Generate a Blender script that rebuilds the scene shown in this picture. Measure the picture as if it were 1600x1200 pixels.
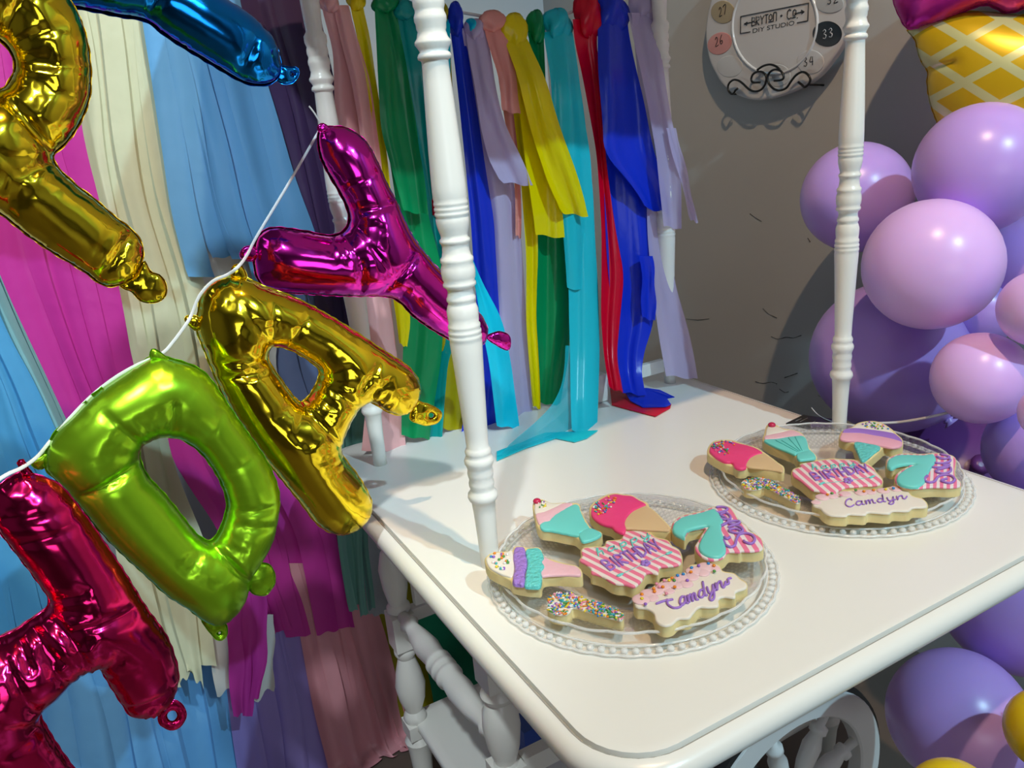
import bpy, bmesh, math, random
import numpy as np
from mathutils import Vector, Matrix
from mathutils.geometry import delaunay_2d_cdt
random.seed(7); rng = np.random.RandomState(7)
for o in list(bpy.data.objects): bpy.data.objects.remove(o)
SC = bpy.context.scene
COL = SC.collection

# ------------------------------------------------------------------ camera
YAW, PIT, ROL, F = 0.4792939697, 0.3150754932, 0.0932515996, 1242.1437
CAM = np.array([0.0, 0.0, 1.27])
def _rot():
    cy, sy = math.cos(YAW), math.sin(YAW); cp, sp = math.cos(PIT), math.sin(PIT)
    Fw = np.array([sy*cp, cy*cp, -sp]); Rt = np.array([cy, -sy, 0]); D = np.cross(Fw, Rt)
    c, s = math.cos(ROL), math.sin(ROL)
    return np.array([Rt*c + D*s, -Rt*s + D*c, Fw])
RM = _rot()
cam_d = bpy.data.cameras.new('camera'); cam = bpy.data.objects.new('camera', cam_d); COL.objects.link(cam)
m = Matrix.Identity(4)
for i in range(3):
    m[i][0] = RM[0][i]; m[i][1] = -RM[1][i]; m[i][2] = -RM[2][i]; m[i][3] = CAM[i]
cam.matrix_world = m
cam_d.sensor_width = 36; cam_d.lens = F/1600*36; cam_d.clip_start = 0.02
SC.camera = cam
# ------------------------------------------------------------------ light and exposure
SC.view_settings.view_transform = 'Standard'; SC.view_settings.look = 'None'
SC.view_settings.gamma = 1; SC.view_settings.exposure = -0.85
w = bpy.data.worlds.new('world'); SC.world = w; w.use_nodes = True
w.node_tree.nodes['Background'].inputs[0].default_value = (0.75, 0.85, 1, 1)
w.node_tree.nodes['Background'].inputs[1].default_value = 0.10
def lamp(name, kind, loc, target, energy, color, size, sy=None, spot=None):
    d = bpy.data.lights.new(name, kind); o = bpy.data.objects.new(name, d); COL.objects.link(o)
    o.location = loc; d.energy = energy; d.color = color
    o.rotation_euler = (Vector(target)-Vector(loc)).to_track_quat('-Z', 'Y').to_euler()
    if kind == 'AREA':
        d.size = size
        if sy: d.shape = 'RECTANGLE'; d.size_y = sy
    else: d.shadow_soft_size = size
    if spot: d.spot_size = math.radians(spot); d.spot_blend = 0.4
    return o
lamp('warm_ceiling_spot', 'SPOT', (0.50, 0.08, 3.0), (0.68, 0.8, 0.75), 185, (1.0, 0.70, 0.42), 0.022, spot=95)
lamp('cool_ceiling_spot', 'SPOT', (1.02, -1.35, 3.0), (0.4, 1.1, 0.8), 330, (0.50, 0.84, 1.0), 0.03, spot=80)
lamp('left_ceiling_spot', 'SPOT', (-0.55, -0.5, 2.95), (-0.35, 1.42, 0.75), 280, (0.84, 0.97, 1.0), 0.05, spot=46)
lamp('added_front_fill', 'AREA', (-0.4, -3.2, 1.25), (0.5, 1.2, 0.7), 26, (0.88, 0.95, 1.0), 1.6, 1.2)  # unseen fill lamp, added to brighten upright faces and the space under the table
lamp('ceiling_panel', 'AREA', (-0.9, -0.6, 3.02), (-0.9, -0.6, 0), 4, (0.9, 0.95, 1.0), 1.2, 0.16)
lamp('ceiling_panel', 'AREA', (0.6, -2.2, 3.02), (0.6, -0.6, 1.0), 14, (0.88, 0.97, 1.0), 1.2, 0.16)
lamp('ceiling_panel', 'AREA', (-1.6, 0.9, 3.02), (-1.6, 0.9, 0), 3, (0.85, 0.93, 1.0), 0.16, 1.2)

# ------------------------------------------------------------------ helpers
def ray(x, y):
    return RM.T @ np.array([(x-800)/F, (y-600)/F, 1.0])
def on(x, y, ax, val):
    d = ray(x, y); return CAM + d*((val-CAM[ax])/d[ax])
def onp(x, y, p0, n):
    d = ray(x, y); return CAM + d*(np.dot(np.array(p0)-CAM, n)/np.dot(d, n))
def atd(x, y, dist):
    d = ray(x, y); return CAM + d/np.linalg.norm(d)*dist
def depth(p): return float(RM[2] @ (np.array(p)-CAM))
MATS = {}
def mat(name, col, rough=0.5, metal=0.0, **k):
    if name in MATS: return MATS[name]
    m = bpy.data.materials.new(name); m.use_nodes = True; MATS[name] = m
    nt = m.node_tree; b = nt.nodes['Principled BSDF']
    b.inputs['Base Color'].default_value = (*col, 1); b.inputs['Roughness'].default_value = rough
    b.inputs['Metallic'].default_value = metal
    if k.get('coat'): b.inputs['Coat Weight'].default_value = k['coat']; b.inputs['Coat Roughness'].default_value = 0.08
    if k.get('sss'):
        b.inputs['Subsurface Weight'].default_value = k['sss']; b.inputs['Subsurface Scale'].default_value = k.get('sscale', 0.01)
        b.inputs['Subsurface Radius'].default_value = (1, .6, .6)
    if k.get('alpha'): b.inputs['Alpha'].default_value = k['alpha']
    if k.get('spec') is not None: b.inputs['Specular IOR Level'].default_value = k['spec']
    tc = nt.nodes.new('ShaderNodeTexCoord')
    if k.get('bump'):
        sc, st = k['bump']
        n = nt.nodes.new('ShaderNodeTexNoise'); n.inputs['Scale'].default_value = sc; n.inputs['Detail'].default_value = k.get('detail', 3)
        bp = nt.nodes.new('ShaderNodeBump'); bp.inputs['Strength'].default_value = st; bp.inputs['Distance'].default_value = k.get('bdist', 0.005)
        nt.links.new(tc.outputs['Object'], n.inputs['Vector']); nt.links.new(n.outputs['Fac'], bp.inputs['Height'])
        nt.links.new(bp.outputs[0], b.inputs['Normal'])
    if k.get('vary'):
        sc, c2 = k['vary']
        n = nt.nodes.new('ShaderNodeTexNoise'); n.inputs['Scale'].default_value = sc; n.inputs['Detail'].default_value = 4
        mx = nt.nodes.new('ShaderNodeMix'); mx.data_type = 'RGBA'
        mx.inputs[6].default_value = (*col, 1); mx.inputs[7].default_value = (*c2, 1)
        nt.links.new(tc.outputs['Object'], n.inputs['Vector']); nt.links.new(n.outputs['Fac'], mx.inputs[0]); nt.links.new(mx.outputs[2], b.inputs['Base Color'])
    return m
def stripes(name, ca, cb, fams, rough=0.45, metal=0.0, bump=None):
    """ca = ground, cb = lines; fams = [(direction vector, period, phase, width fraction)] in object space"""
    m = mat(name, ca, rough, metal); nt = m.node_tree; b = nt.nodes['Principled BSDF']
    tc = nt.nodes.new('ShaderNodeTexCoord'); prev = None
    for d, per, ph, wd in fams:
        dt = nt.nodes.new('ShaderNodeVectorMath'); dt.operation = 'DOT_PRODUCT'; dt.inputs[1].default_value = d
        nt.links.new(tc.outputs['Object'], dt.inputs[0])
        ma = nt.nodes.new('ShaderNodeMath'); ma.operation = 'MULTIPLY_ADD'; ma.inputs[1].default_value = 1/per; ma.inputs[2].default_value = ph+100
        nt.links.new(dt.outputs['Value'], ma.inputs[0])
        fr = nt.nodes.new('ShaderNodeMath'); fr.operation = 'FRACT'; nt.links.new(ma.outputs[0], fr.inputs[0])
        lt = nt.nodes.new('ShaderNodeMath'); lt.operation = 'LESS_THAN'; lt.inputs[1].default_value = wd; nt.links.new(fr.outputs[0], lt.inputs[0])
        if prev is None: prev = lt
        else:
            mx = nt.nodes.new('ShaderNodeMath'); mx.operation = 'MAXIMUM'; nt.links.new(prev.outputs[0], mx.inputs[0]); nt.links.new(lt.outputs[0], mx.inputs[1]); prev = mx
    mx = nt.nodes.new('ShaderNodeMix'); mx.data_type = 'RGBA'; mx.inputs[6].default_value = (*ca, 1); mx.inputs[7].default_value = (*cb, 1)
    nt.links.new(prev.outputs[0], mx.inputs[0]); nt.links.new(mx.outputs[2], b.inputs['Base Color'])
    return m

class MB:
    def __init__(s): s.v = []; s.f = []
    def add(s, vs, fs):
        o = len(s.v); s.v += [tuple(float(c) for c in v) for v in vs]; s.f += [tuple(i+o for i in f) for f in fs]; return s
    def box(s, lo, hi):
        x0, y0, z0 = lo; x1, y1, z1 = hi
        return s.add([(x0,y0,z0),(x1,y0,z0),(x1,y1,z0),(x0,y1,z0),(x0,y0,z1),(x1,y0,z1),(x1,y1,z1),(x0,y1,z1)],
              [(0,3,2,1),(4,5,6,7),(0,1,5,4),(1,2,6,5),(2,3,7,6),(3,0,4,7)])
    def lathe(s, base, axis, prof, n=28, caps=True):
        a = np.array(axis, float); a /= np.linalg.norm(a); t = np.array([1, 0, 0]) if abs(a[0]) < .9 else np.array([0, 1, 0])
        u = np.cross(a, t); u /= np.linalg.norm(u); v = np.cross(a, u); b = np.array(base, float); vs = []
        for h, r in prof:
            for i in range(n):
                t = 2*math.pi*i/n; vs.append(b+a*h+(u*math.cos(t)+v*math.sin(t))*r)
        fs = [(j*n+i, j*n+(i+1) % n, (j+1)*n+(i+1) % n, (j+1)*n+i) for j in range(len(prof)-1) for i in range(n)]
        if caps: fs += [tuple(range(n))[::-1], tuple(range((len(prof)-1)*n, len(prof)*n))]
        return s.add(vs, fs)
    def tube(s, pts, r, n=8, closed=False, flat=None):
        P = [np.array(p, float) for p in pts]; N = len(P); vs = []; up = None
        rr = r if hasattr(r, '__len__') else [r]*N
        for i in range(N):
            a = P[i-1] if (i > 0 or closed) else P[i]; b = P[(i+1) % N] if (i < N-1 or closed) else P[i]
            t = b-a; t /= (np.linalg.norm(t)+1e-12)
            if up is None:
                up = np.cross(t, [0, 0, 1]);
                if np.linalg.norm(up) < .1: up = np.cross(t, [1, 0, 0])
            up = up - t*np.dot(up, t); up /= np.linalg.norm(up)+1e-12; q = np.cross(t, up)
            for k in range(n):
                th = 2*math.pi*k/n
                if flat: vs.append(P[i]+(up*math.cos(th)*flat+q*math.sin(th))*rr[i])
                else: vs.append(P[i]+(up*math.cos(th)+q*math.sin(th))*rr[i])
        M = N if closed else N-1
        fs = [(i*n+k, i*n+(k+1) % n, ((i+1) % N)*n+(k+1) % n, ((i+1) % N)*n+k) for i in range(M) for k in range(n)]
        if not closed: fs += [tuple(range(n))[::-1], tuple(range((N-1)*n, N*n))]
        return s.add(vs, fs)
    def ball(s, c, r, n=10, sc=(1, 1, 1)):
        vs = []; fs = []; m_ = n//2+1
        for j in range(m_+1):
            ph = math.pi*j/m_
            for i in range(n):
                th = 2*math.pi*i/n; vs.append((c[0]+r*sc[0]*math.sin(ph)*math.cos(th), c[1]+r*sc[1]*math.sin(ph)*math.sin(th), c[2]+r*sc[2]*math.cos(ph)))
        fs = [(j*n+i, j*n+(i+1) % n, (j+1)*n+(i+1) % n, (j+1)*n+i) for j in range(m_) for i in range(n)]
        return s.add(vs, fs)
    def build(s, name, m, parent=None, smooth=True, auto=None):
        org = np.zeros(3)
        if parent is not None:
            q = parent
            while q is not None: org = org+np.array(q.location); q = q.parent
        else: org = np.mean(np.array(s.v), axis=0)
        me = bpy.data.meshes.new(name); me.from_pydata([tuple(np.array(v)-org) for v in s.v], [], s.f)
        bm = bmesh.new(); bm.from_mesh(me); bmesh.ops.remove_doubles(bm, verts=bm.verts, dist=1e-6); bmesh.ops.recalc_face_normals(bm, faces=bm.faces); bm.to_mesh(me); bm.free()
        me.materials.append(m)
        if smooth:
            for p in me.polygons: p.use_smooth = True
            if auto: me.set_sharp_from_angle(angle=math.radians(auto))
        o = bpy.data.objects.new(name, me); COL.objects.link(o)
        if parent is not None: o.parent = parent
        else: o.location = org
        return o
def tag(o, label, cat, group=None, kind=None):
    o['label'] = label
    if kind != 'part': o['category'] = cat
    if group: o['group'] = group
    return o
def thing(name, loc, label, cat, group=None):
    o = bpy.data.objects.new(name, None); COL.objects.link(o); o.location = tuple(float(v) for v in loc); o.empty_display_size = .05
    return tag(o, label, cat, group)
def struct(o): o['kind'] = 'structure'; return o
def smooth_poly(pts, n=6, closed=True):
    P = [np.array(p, float) for p in pts]; N = len(P); out = []
    rngi = range(N) if closed else range(N-1)
    for i in rngi:
        if closed: p0, p1, p2, p3 = P[i-1], P[i], P[(i+1) % N], P[(i+2) % N]
        else: p0, p1, p2, p3 = P[max(i-1, 0)], P[i], P[i+1], P[min(i+2, N-1)]
        for k in range(n):
            t = k/n
            out.append(.5*((2*p1)+(-p0+p2)*t+(2*p0-5*p1+4*p2-p3)*t*t+(-p0+3*p1-3*p2+p3)*t**3))
    if not closed: out.append(P[-1])
    return out
def resample(P, step, closed=True):
    P = np.array(P)
    if closed: P = np.vstack([P, P[:1]])
    L = np.r_[0, np.cumsum(np.linalg.norm(np.diff(P, axis=0), axis=1))]
    n = max(4, int(round(L[-1]/step))); s = np.linspace(0, L[-1], n+1)
    Q = np.stack([np.interp(s, L, P[:, k]) for k in range(P.shape[1])], 1)
    return Q[:-1] if closed else Q
def inset(P, d):
    P = np.array(P, float); a = np.roll(P, 1, 0); b = np.roll(P, -1, 0); t = b-a; t /= np.linalg.norm(t, axis=1)[:, None]+1e-12
    area = 0.5*np.sum(P[:, 0]*np.roll(P[:, 1], -1)-np.roll(P[:, 0], -1)*P[:, 1]); n = np.stack([-t[:, 1], t[:, 0]], 1)
    return P+n*(d if area > 0 else -d)
def Z(ox, oy, s, pts): return [(ox+x/s, oy+y/s) for x, y in pts]

# ------------------------------------------------------------------ setting
WX, WY = 1.52, 2.45
white = mat('white_enamel_paint', (0.86, 0.84, 0.79), 0.28, bump=(25, .12), bdist=.002)
wall_m = mat('grey_wall_paint', (0.45, 0.46, 0.46), 0.7, vary=(2.5, (0.52, 0.52, 0.51)), bump=(14, .25), bdist=.004)
# fine cracked plaster relief on the right wall
nt = wall_m.node_tree
def quad(name, pts, m, n=1):
    return struct(MB().add(pts, [(0, 1, 2, 3)]).build(name, m, smooth=False))
wall2 = mat('pale_grey_wall_paint', (0.55, 0.57, 0.60), 0.7, bump=(20, .2))
wall_room = mat('studio_wall_paint', (0.42, 0.40, 0.40), 0.8)
quad('wall_right', [(WX, -4, 0), (WX, WY, 0), (WX, WY, 3.1), (WX, -4, 3.1)], wall_m)
quad('wall_back', [(-3, WY, 0), (WX, WY, 0), (WX, WY, 3.1), (-3, WY, 3.1)], wall2)
quad('wall_left', [(-3, -4, 0), (-3, WY, 0), (-3, WY, 3.1), (-3, -4, 3.1)], wall_room)
quad('wall_front', [(-3, -4, 0), (WX, -4, 0), (WX, -4, 3.1), (-3, -4, 3.1)], wall_room)
quad('ceiling', [(-3, -4, 3.1), (WX, -4, 3.1), (WX, WY, 3.1), (-3, WY, 3.1)], mat('ceiling_paint', (0.30, 0.30, 0.31), .8))
quad('floor', [(-3, -4, 0), (WX, -4, 0), (WX, WY, 0), (-3, WY, 0)], mat('dark_floor', (0.10, 0.08, 0.07), .35, vary=(4, (0.16, .12, .1))))

crk = MB(); r_ = random.Random(4)
for pts in ([(1192,482),(1200,490),(1208,494),(1214,497)], [(1205,526),(1216,530),(1228,527),(1240,528),(1252,524)], [(1180,596),(1192,599),(1205,597),(1214,600)], [(1226,590),(1238,586),(1246,583)], [(1218,608),(1226,613),(1232,612)], [(1278,618),(1290,622),(1300,618)], [(1172,334),(1180,340),(1190,346)], [(1262,372),(1266,378)], [(1072,498),(1090,500),(1108,498)]):
    crk.tube([on(x, y, 0, WX-.0004) for x, y in smooth_poly(pts, 3, False)], [.0012*r_.uniform(.4, 1) for _ in range(3*(len(pts)-1)+1)], 5)
struct(crk.build('trim_1', mat('dark_plaster_crack', (.07,.065,.06), .8)))

# ------------------------------------------------------------------ candy cart
TX0, TX1, TY0, TY1, TZ = 0.272, 1.04, 0.418, 1.335, 0.75
cart = thing('display_cart', (0.65, 0.9, 0), 'white painted wooden tea cart with turned posts and a rounded table top holding cookie plates', 'cart')
def rrect(x0, y0, x1, y1, r, n=8):
    out = []
    for cx, cy, a in ((x1-r, y1-r, 0), (x0+r, y1-r, 90), (x0+r, y0+r, 180), (x1-r, y0+r, 270)):
        for k in range(n+1):
            t = math.radians(a+90*k/n); out.append((cx+r*math.cos(t), cy+r*math.sin(t)))
    return np.array(out)
def slab(prof, rect):   # prof: (inset, z); rect args
    x0, y0, x1, y1, r = rect; vs = []; fs = []; n = None
    for ins, z in prof:
        P = rrect(x0+ins, y0+ins, x1-ins, y1-ins, max(r-ins, .005)); n = len(P)
        vs += [(p[0], p[1], z) for p in P]
    for j in range(len(prof)-1):
        fs += [(j*n+i, j*n+(i+1) % n, (j+1)*n+(i+1) % n, (j+1)*n+i) for i in range(n)]
    fs += [tuple(range(n))[::-1], tuple(range((len(prof)-1)*n, len(prof)*n))]
    return MB().add(vs, fs)
slab([(.014, .722), (.006, .7225), (.0015, .727), (0, .733), (.0015, .739), (.005, .744), (.011, .7470), (.0160, .7482), (.0170, .7440), (.0205, .7440), (.0212, .7496), (.0225, .75), (.03, .75)],
     (TX0, TY0, TX1, TY1, .085)).build('table_top', white, cart, auto=50)
gv = rrect(TX0+.0188, TY0+.0188, TX1-.0188, TY1-.0188, .085-.0188, 10)
MB().tube([(p[0], p[1], .7443) for p in gv], .0013, 6, closed=True).build('edge_groove', mat('dark_grey_groove_line', (.33,.31,.28), .7), cart)  # thin dark grey line laid along the groove
# apron under the top
ap = MB()
ap.box((.345, .79, .665), (1.0, .815, .722)); ap.box((.345, 1.185, .665), (1.0, 1.21, .722)); ap.box((.985, .8, .665), (1.01, 1.2, .722))
ap.build('apron', white, cart, smooth=False)
# post profile: (pixel y on the near left post, pixel width)
PA = [(884,30),(860,30),(830,32),(800,35),(783,38),(780,44),(775,48),(770,46),(766,39),(762,37),(758,40),(753,40),(748,37),(743,40),(738,41),(732,39),(728,41),(723,46),(718,47),(714,43),(711,39),(708,41),(704,42),(700,38),(697,35),(680,36),(640,40),(600,44),(560,48),(535,51),(530,50),(528,52),(524,52),(522,49),(520,52),(516,52),(514,48),(511,51),(507,51),(504,47),(495,49),(484,50),(476,45),(472,41),(469,46),(465,46),(461,42),(455,40),(450,42),(446,52),(442,52),(439,48),(434,52),(426,54),(418,53),(411,49),(408,52),(403,52),(400,46),(393,43),(385,42),(380,44),(378,48),(374,48),(371,42),(366,43),(358,48),(348,52),(341,52),(338,50),(336,54),(332,54),(330,51),(328,54),(324,54),(322,51),(320,54),(316,54),(313,52),(309,54),(290,54),(240,52),(180,48),(130,44),(98,42),(95,44),(93,52),(89,53),(85,50),(82,44),(78,47),(70,57),(66,57),(60,49),(50,44),(46,47),(38,48),(34,51),(27,51),(20,46),(16,46),(10,50),(2,50),(-5,46)]
def profA():
    out = []
    for py, wd in PA:
        xc = 682+(py-11)*(765-682)/870
        p = on(xc, py, 1, .80); out.append((p[2], wd/2*depth(p)/F))
    z0 = out[0][0]; return [(z-z0, r) for z, r in out]
POST = profA(); hN = POST[-1][0]
POST = POST + [(hN+.006, POST[-1][1]*1.15), (hN+.014, POST[-1][1]*1.15), (hN+.02, POST[-1][1]*.85), (hN+.05, POST[-1][1]*.95), (.80, POST[-1][1]*1.1)]
posts = [(.362, .80, 1.0), (1.012, .815, .93), (.978, 1.195, .93), (.362, 1.20, .95)]
for px_, py_, s_ in posts:
    MB().lathe((px_, py_, TZ), (0, 0, 1), [(h, r*s_) for h, r in POST], 32).build('canopy_post', white, cart)
# canopy board over the posts, above the frame
cn = MB(); cn.box((.26, .730, 1.55), (1.06, 1.30, 1.575)); cn.build('canopy', white, cart, smooth=False)
# low back rail
MB().box((.80, 1.196, .775), (.965, 1.207, .80)).box((.80, 1.19, .752), (.822, 1.212, .805)).build('back_rail', white, cart, smooth=False)
# legs
LEG = [(0,.017),(.02,.022),(.035,.017),(.045,.012),(.10,.016),(.16,.022),(.175,.017),(.185,.024),(.20,.024),(.21,.018)]
def leg(x, y, parent, dz=0):
    b = MB()
    b.box((x-.021, y-.021, .20), (x+.021, y+.021, .265+dz))
    b.lathe((x, y, .265+dz), (0, 0, 1), [(0,.019),(.008,.022),(.016,.020),(.024,.015),(.05,.024),(.08,.028),(.11,.023),(.14,.015),(.150,.020),(.158,.020),(.165,.015)], 24)
    b.box((x-.021, y-.021, .43+dz), (x+.021, y+.021, .50+dz))
    b.lathe((x, y, .50+dz), (0, 0, 1), [(0,.014),(.006,.021),(.014,.021),(.02,.016),(.05,.022),(.09,.025),(.12,.018),(.128,.013),(.136,.020),(.15,.022),(.16,.022),(.17,.018)], 24)
    b.box((x-.019, y-.019, .665+dz), (x+.019, y+.019, .73))
    b.lathe((x, y, 0), (0, 0, 1), [(0,.012),(.03,.014),(.1,.018),(.17,.022),(.185,.026),(.2,.018)], 24)
    return b.build('leg', white, parent, auto=40)
def front_leg(x, y, parent):
    b = MB()
    b.box((x-.021, y-.021, .578), (x+.021, y+.021, .73))
    b.lathe((x, y, .445), (0, 0, 1), [(0,.018),(.006,.015),(.03,.022),(.065,.026),(.09,.024),(.105,.016),(.109,.021),(.117,.024),(.124,.021),(.128,.018),(.134,.02)], 24)
    b.box((x-.021, y-.021, .36), (x+.021, y+.021, .446))
    b.lathe((x, y, 0), (0, 0, 1), [(0,.012),(.03,.014),(.1,.018),(.17,.022),(.19,.026),(.2,.018),(.24,.025),(.29,.026),(.32,.015),(.33,.022),(.35,.022),(.361,.018)], 24)
    return b.build('leg', white, parent, auto=40)
front_leg(.352, .80, cart); front_leg(1.0, .81, cart)
leg(.355, 1.20, cart, -.036); leg(.98, 1.19, cart, -.036)
def turned(p, q, R, parent, name='stretcher'):
    L = np.linalg.norm(np.array(q)-np.array(p))
    pr = [(0,.5),(.05,.5),(.08,.8),(.11,.55),(.2,.8),(.3,1.0),(.40,.85),(.42,1.05),(.44,1.05),(.455,.85),(.475,1.05),(.495,1.05),(.51,.85),(.53,1.05),(.55,1.05),(.57,.85),(.65,1.0),(.78,.85),(.88,.55),(.91,.75),(.95,.5),(1,.5)]
    return MB().lathe(p, np.array(q)-np.array(p), [(h*L, r*R) for h, r in pr], 20).build(name, white, parent)
turned((.355, 1.18, .465), (.355, .82, .465), .021, cart)
turned((1.0, 1.18, .465), (1.0, .82, .465), .021, cart)
rl = MB(); rl.box((.375, 1.19, .44), (.97, 1.21, .465)); rl.build('rail', white, cart, smooth=False)
rl = MB(); rl.box((.375, .79, .415), (.985, .81, .445)); rl.build('rail', white, cart, smooth=False)
slab([(.004, .215), (0, .219), (0, .230), (.004, .234), (.02, .234)], (.35, .79, 1.02, 1.22, .02)).build('lower_shelf', white, cart, auto=50)
def bracket(cx, y, z0, z1, w_):
    pts = []
    for k in range(13):
        t = k/12; z = z1+(z0-z1)*t; pts.append((cx+w_*(.55+.45*math.cos(t*math.pi*1.2)), z))
    pts = [(cx-.02, z1)]+pts+[(cx-.02, z0)]
    n = len(pts); vs = [(x, y, z) for x, z in pts]+[(x, y+.016, z) for x, z in pts]
    return MB().add(vs, [tuple(range(n)), tuple(range(n, 2*n))[::-1]]+[(i, (i+1) % n, n+(i+1) % n, n+i) for i in range(n)]).build('leaf_bracket', white, cart, smooth=False)
bracket(.395, 1.16, .49, .70, .055)
bracket(.395, .815, .50, .70, .055)
# wheels
tyre_m = mat('black_rubber', (.012, .012, .013), .5); wheel_m = mat('grey_white_wheel_paint', (.88, .88, .86), .4)
def wheel(x, y, z, R, label=None):
    wl = bpy.data.objects.new('wheel', None); COL.objects.link(wl); wl.parent = cart; wl.location = tuple(np.array((x, y, z))-np.array(cart.location))
    a = (0, 1, 0)
    def ring(prof, m_, nm):
        n = 64; vs = []; k = len(prof)
        for i in range(n):
            t = 2*math.pi*i/n
            for r, h in prof: vs.append((x+r*math.cos(t), y+h, z+r*math.sin(t)))
        fs = [(i*k+j, i*k+(j+1) % k, ((i+1) % n)*k+(j+1) % k, ((i+1) % n)*k+j) for i in range(n) for j in range(k)]
        return MB().add(vs, fs).build(nm, m_, wl, auto=40)
    ring([(R-.002,-.014),(R-.042,-.014),(R-.045,-.011),(R-.045,.011),(R-.042,.014),(R-.002,.014),(R,.011),(R,-.011)], wheel_m, 'rim')
    ring([(R-.001,-.011),(R+.006,-.008),(R+.009,0),(R+.006,.008),(R-.001,.011)], tyre_m, 'tyre')
    MB().lathe((x, y-.03, z), a, [(0,.008),(.004,.016),(.012,.026),(.02,.032),(.04,.032),(.048,.026),(.06,.012)], 28).build('hub', wheel_m, wl)
    for i in range(8):
        t = 2*math.pi*(i+.35)/8; d = np.array((math.cos(t), 0, math.sin(t))); L = R-.04-.028
        MB().lathe(np.array((x, y, z))+d*.028, d, [(0,.008),(.02*L/.13,.010),(.04,.014),(.07*L/.13,.0155),(.09*L/.13,.010),(.093*L/.13,.014),(.103*L/.13,.014),(.107*L/.13,.007),(L,.0085)], 16).build('spoke', wheel_m, wl)
wheel(.788, .70, .210, .200)
wheel(.788, 1.29, .210, .200)
MB().lathe((.788, .70, .21), (0, 1, 0), [(0,.011),(.59,.011)], 16).build('axle', mat('dark_steel', (.05,.05,.05), .4, .8), cart)
# paint chip on the front edge
MB().lathe((1.115*.52/.52*0+.86, TY0-.0003, .7330), (0, -1, 0), [(0,.0001),(.0004,.0001)], 8).build('paint_chip', mat('worn_grey', (.3,.3,.32), .7), cart)

bx = MB(); bx.box((.47, .98, .235), (.60, 1.10, .30)); tag(bx.build('storage_box', mat('blue_plastic', (.01,.05,.30), .4), smooth=False), 'small blue box on the lower shelf of the white cart', 'box')

# ------------------------------------------------------------------ foil balloons
def poisson(inside, it=900):
    u = np.zeros(inside.shape); m = inside.astype(float)
    ii = (np.add.outer(np.arange(inside.shape[0]), np.arange(inside.shape[1])) % 2)
    w_ = 1.94
    for k in range(it):
        for c in (0, 1):
            s = np.zeros_like(u); s[1:-1, 1:-1] = u[2:, 1:-1]+u[:-2, 1:-1]+u[1:-1, 2:]+u[1:-1, :-2]
            r = (s+1)/4-u; mk = m*(ii == c); u += w_*mk*r
    return np.maximum(u, 0)
def inpoly(X, Y, polys):
    ins = np.zeros(X.shape, bool)
    for P in polys:
        a = P; b = np.roll(P, -1, 0)
        for (x0, y0), (x1, y1) in zip(a, b):
            if y0 == y1: continue
            c = ((y0 > Y) != (y1 > Y)) & (X < (x1-x0)*(Y-y0)/(y1-y0)+x0); ins ^= c
    return ins
def nearest(Q, S):
    D = np.full(len(Q), 1e9); I = np.zeros(len(Q), int)
    for k in range(0, len(Q), 4000):
        d = np.linalg.norm(Q[k:k+4000, None]-S[None], axis=2); I[k:k+4000] = d.argmin(1); D[k:k+4000] = d.min(1)
    return D, I
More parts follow.
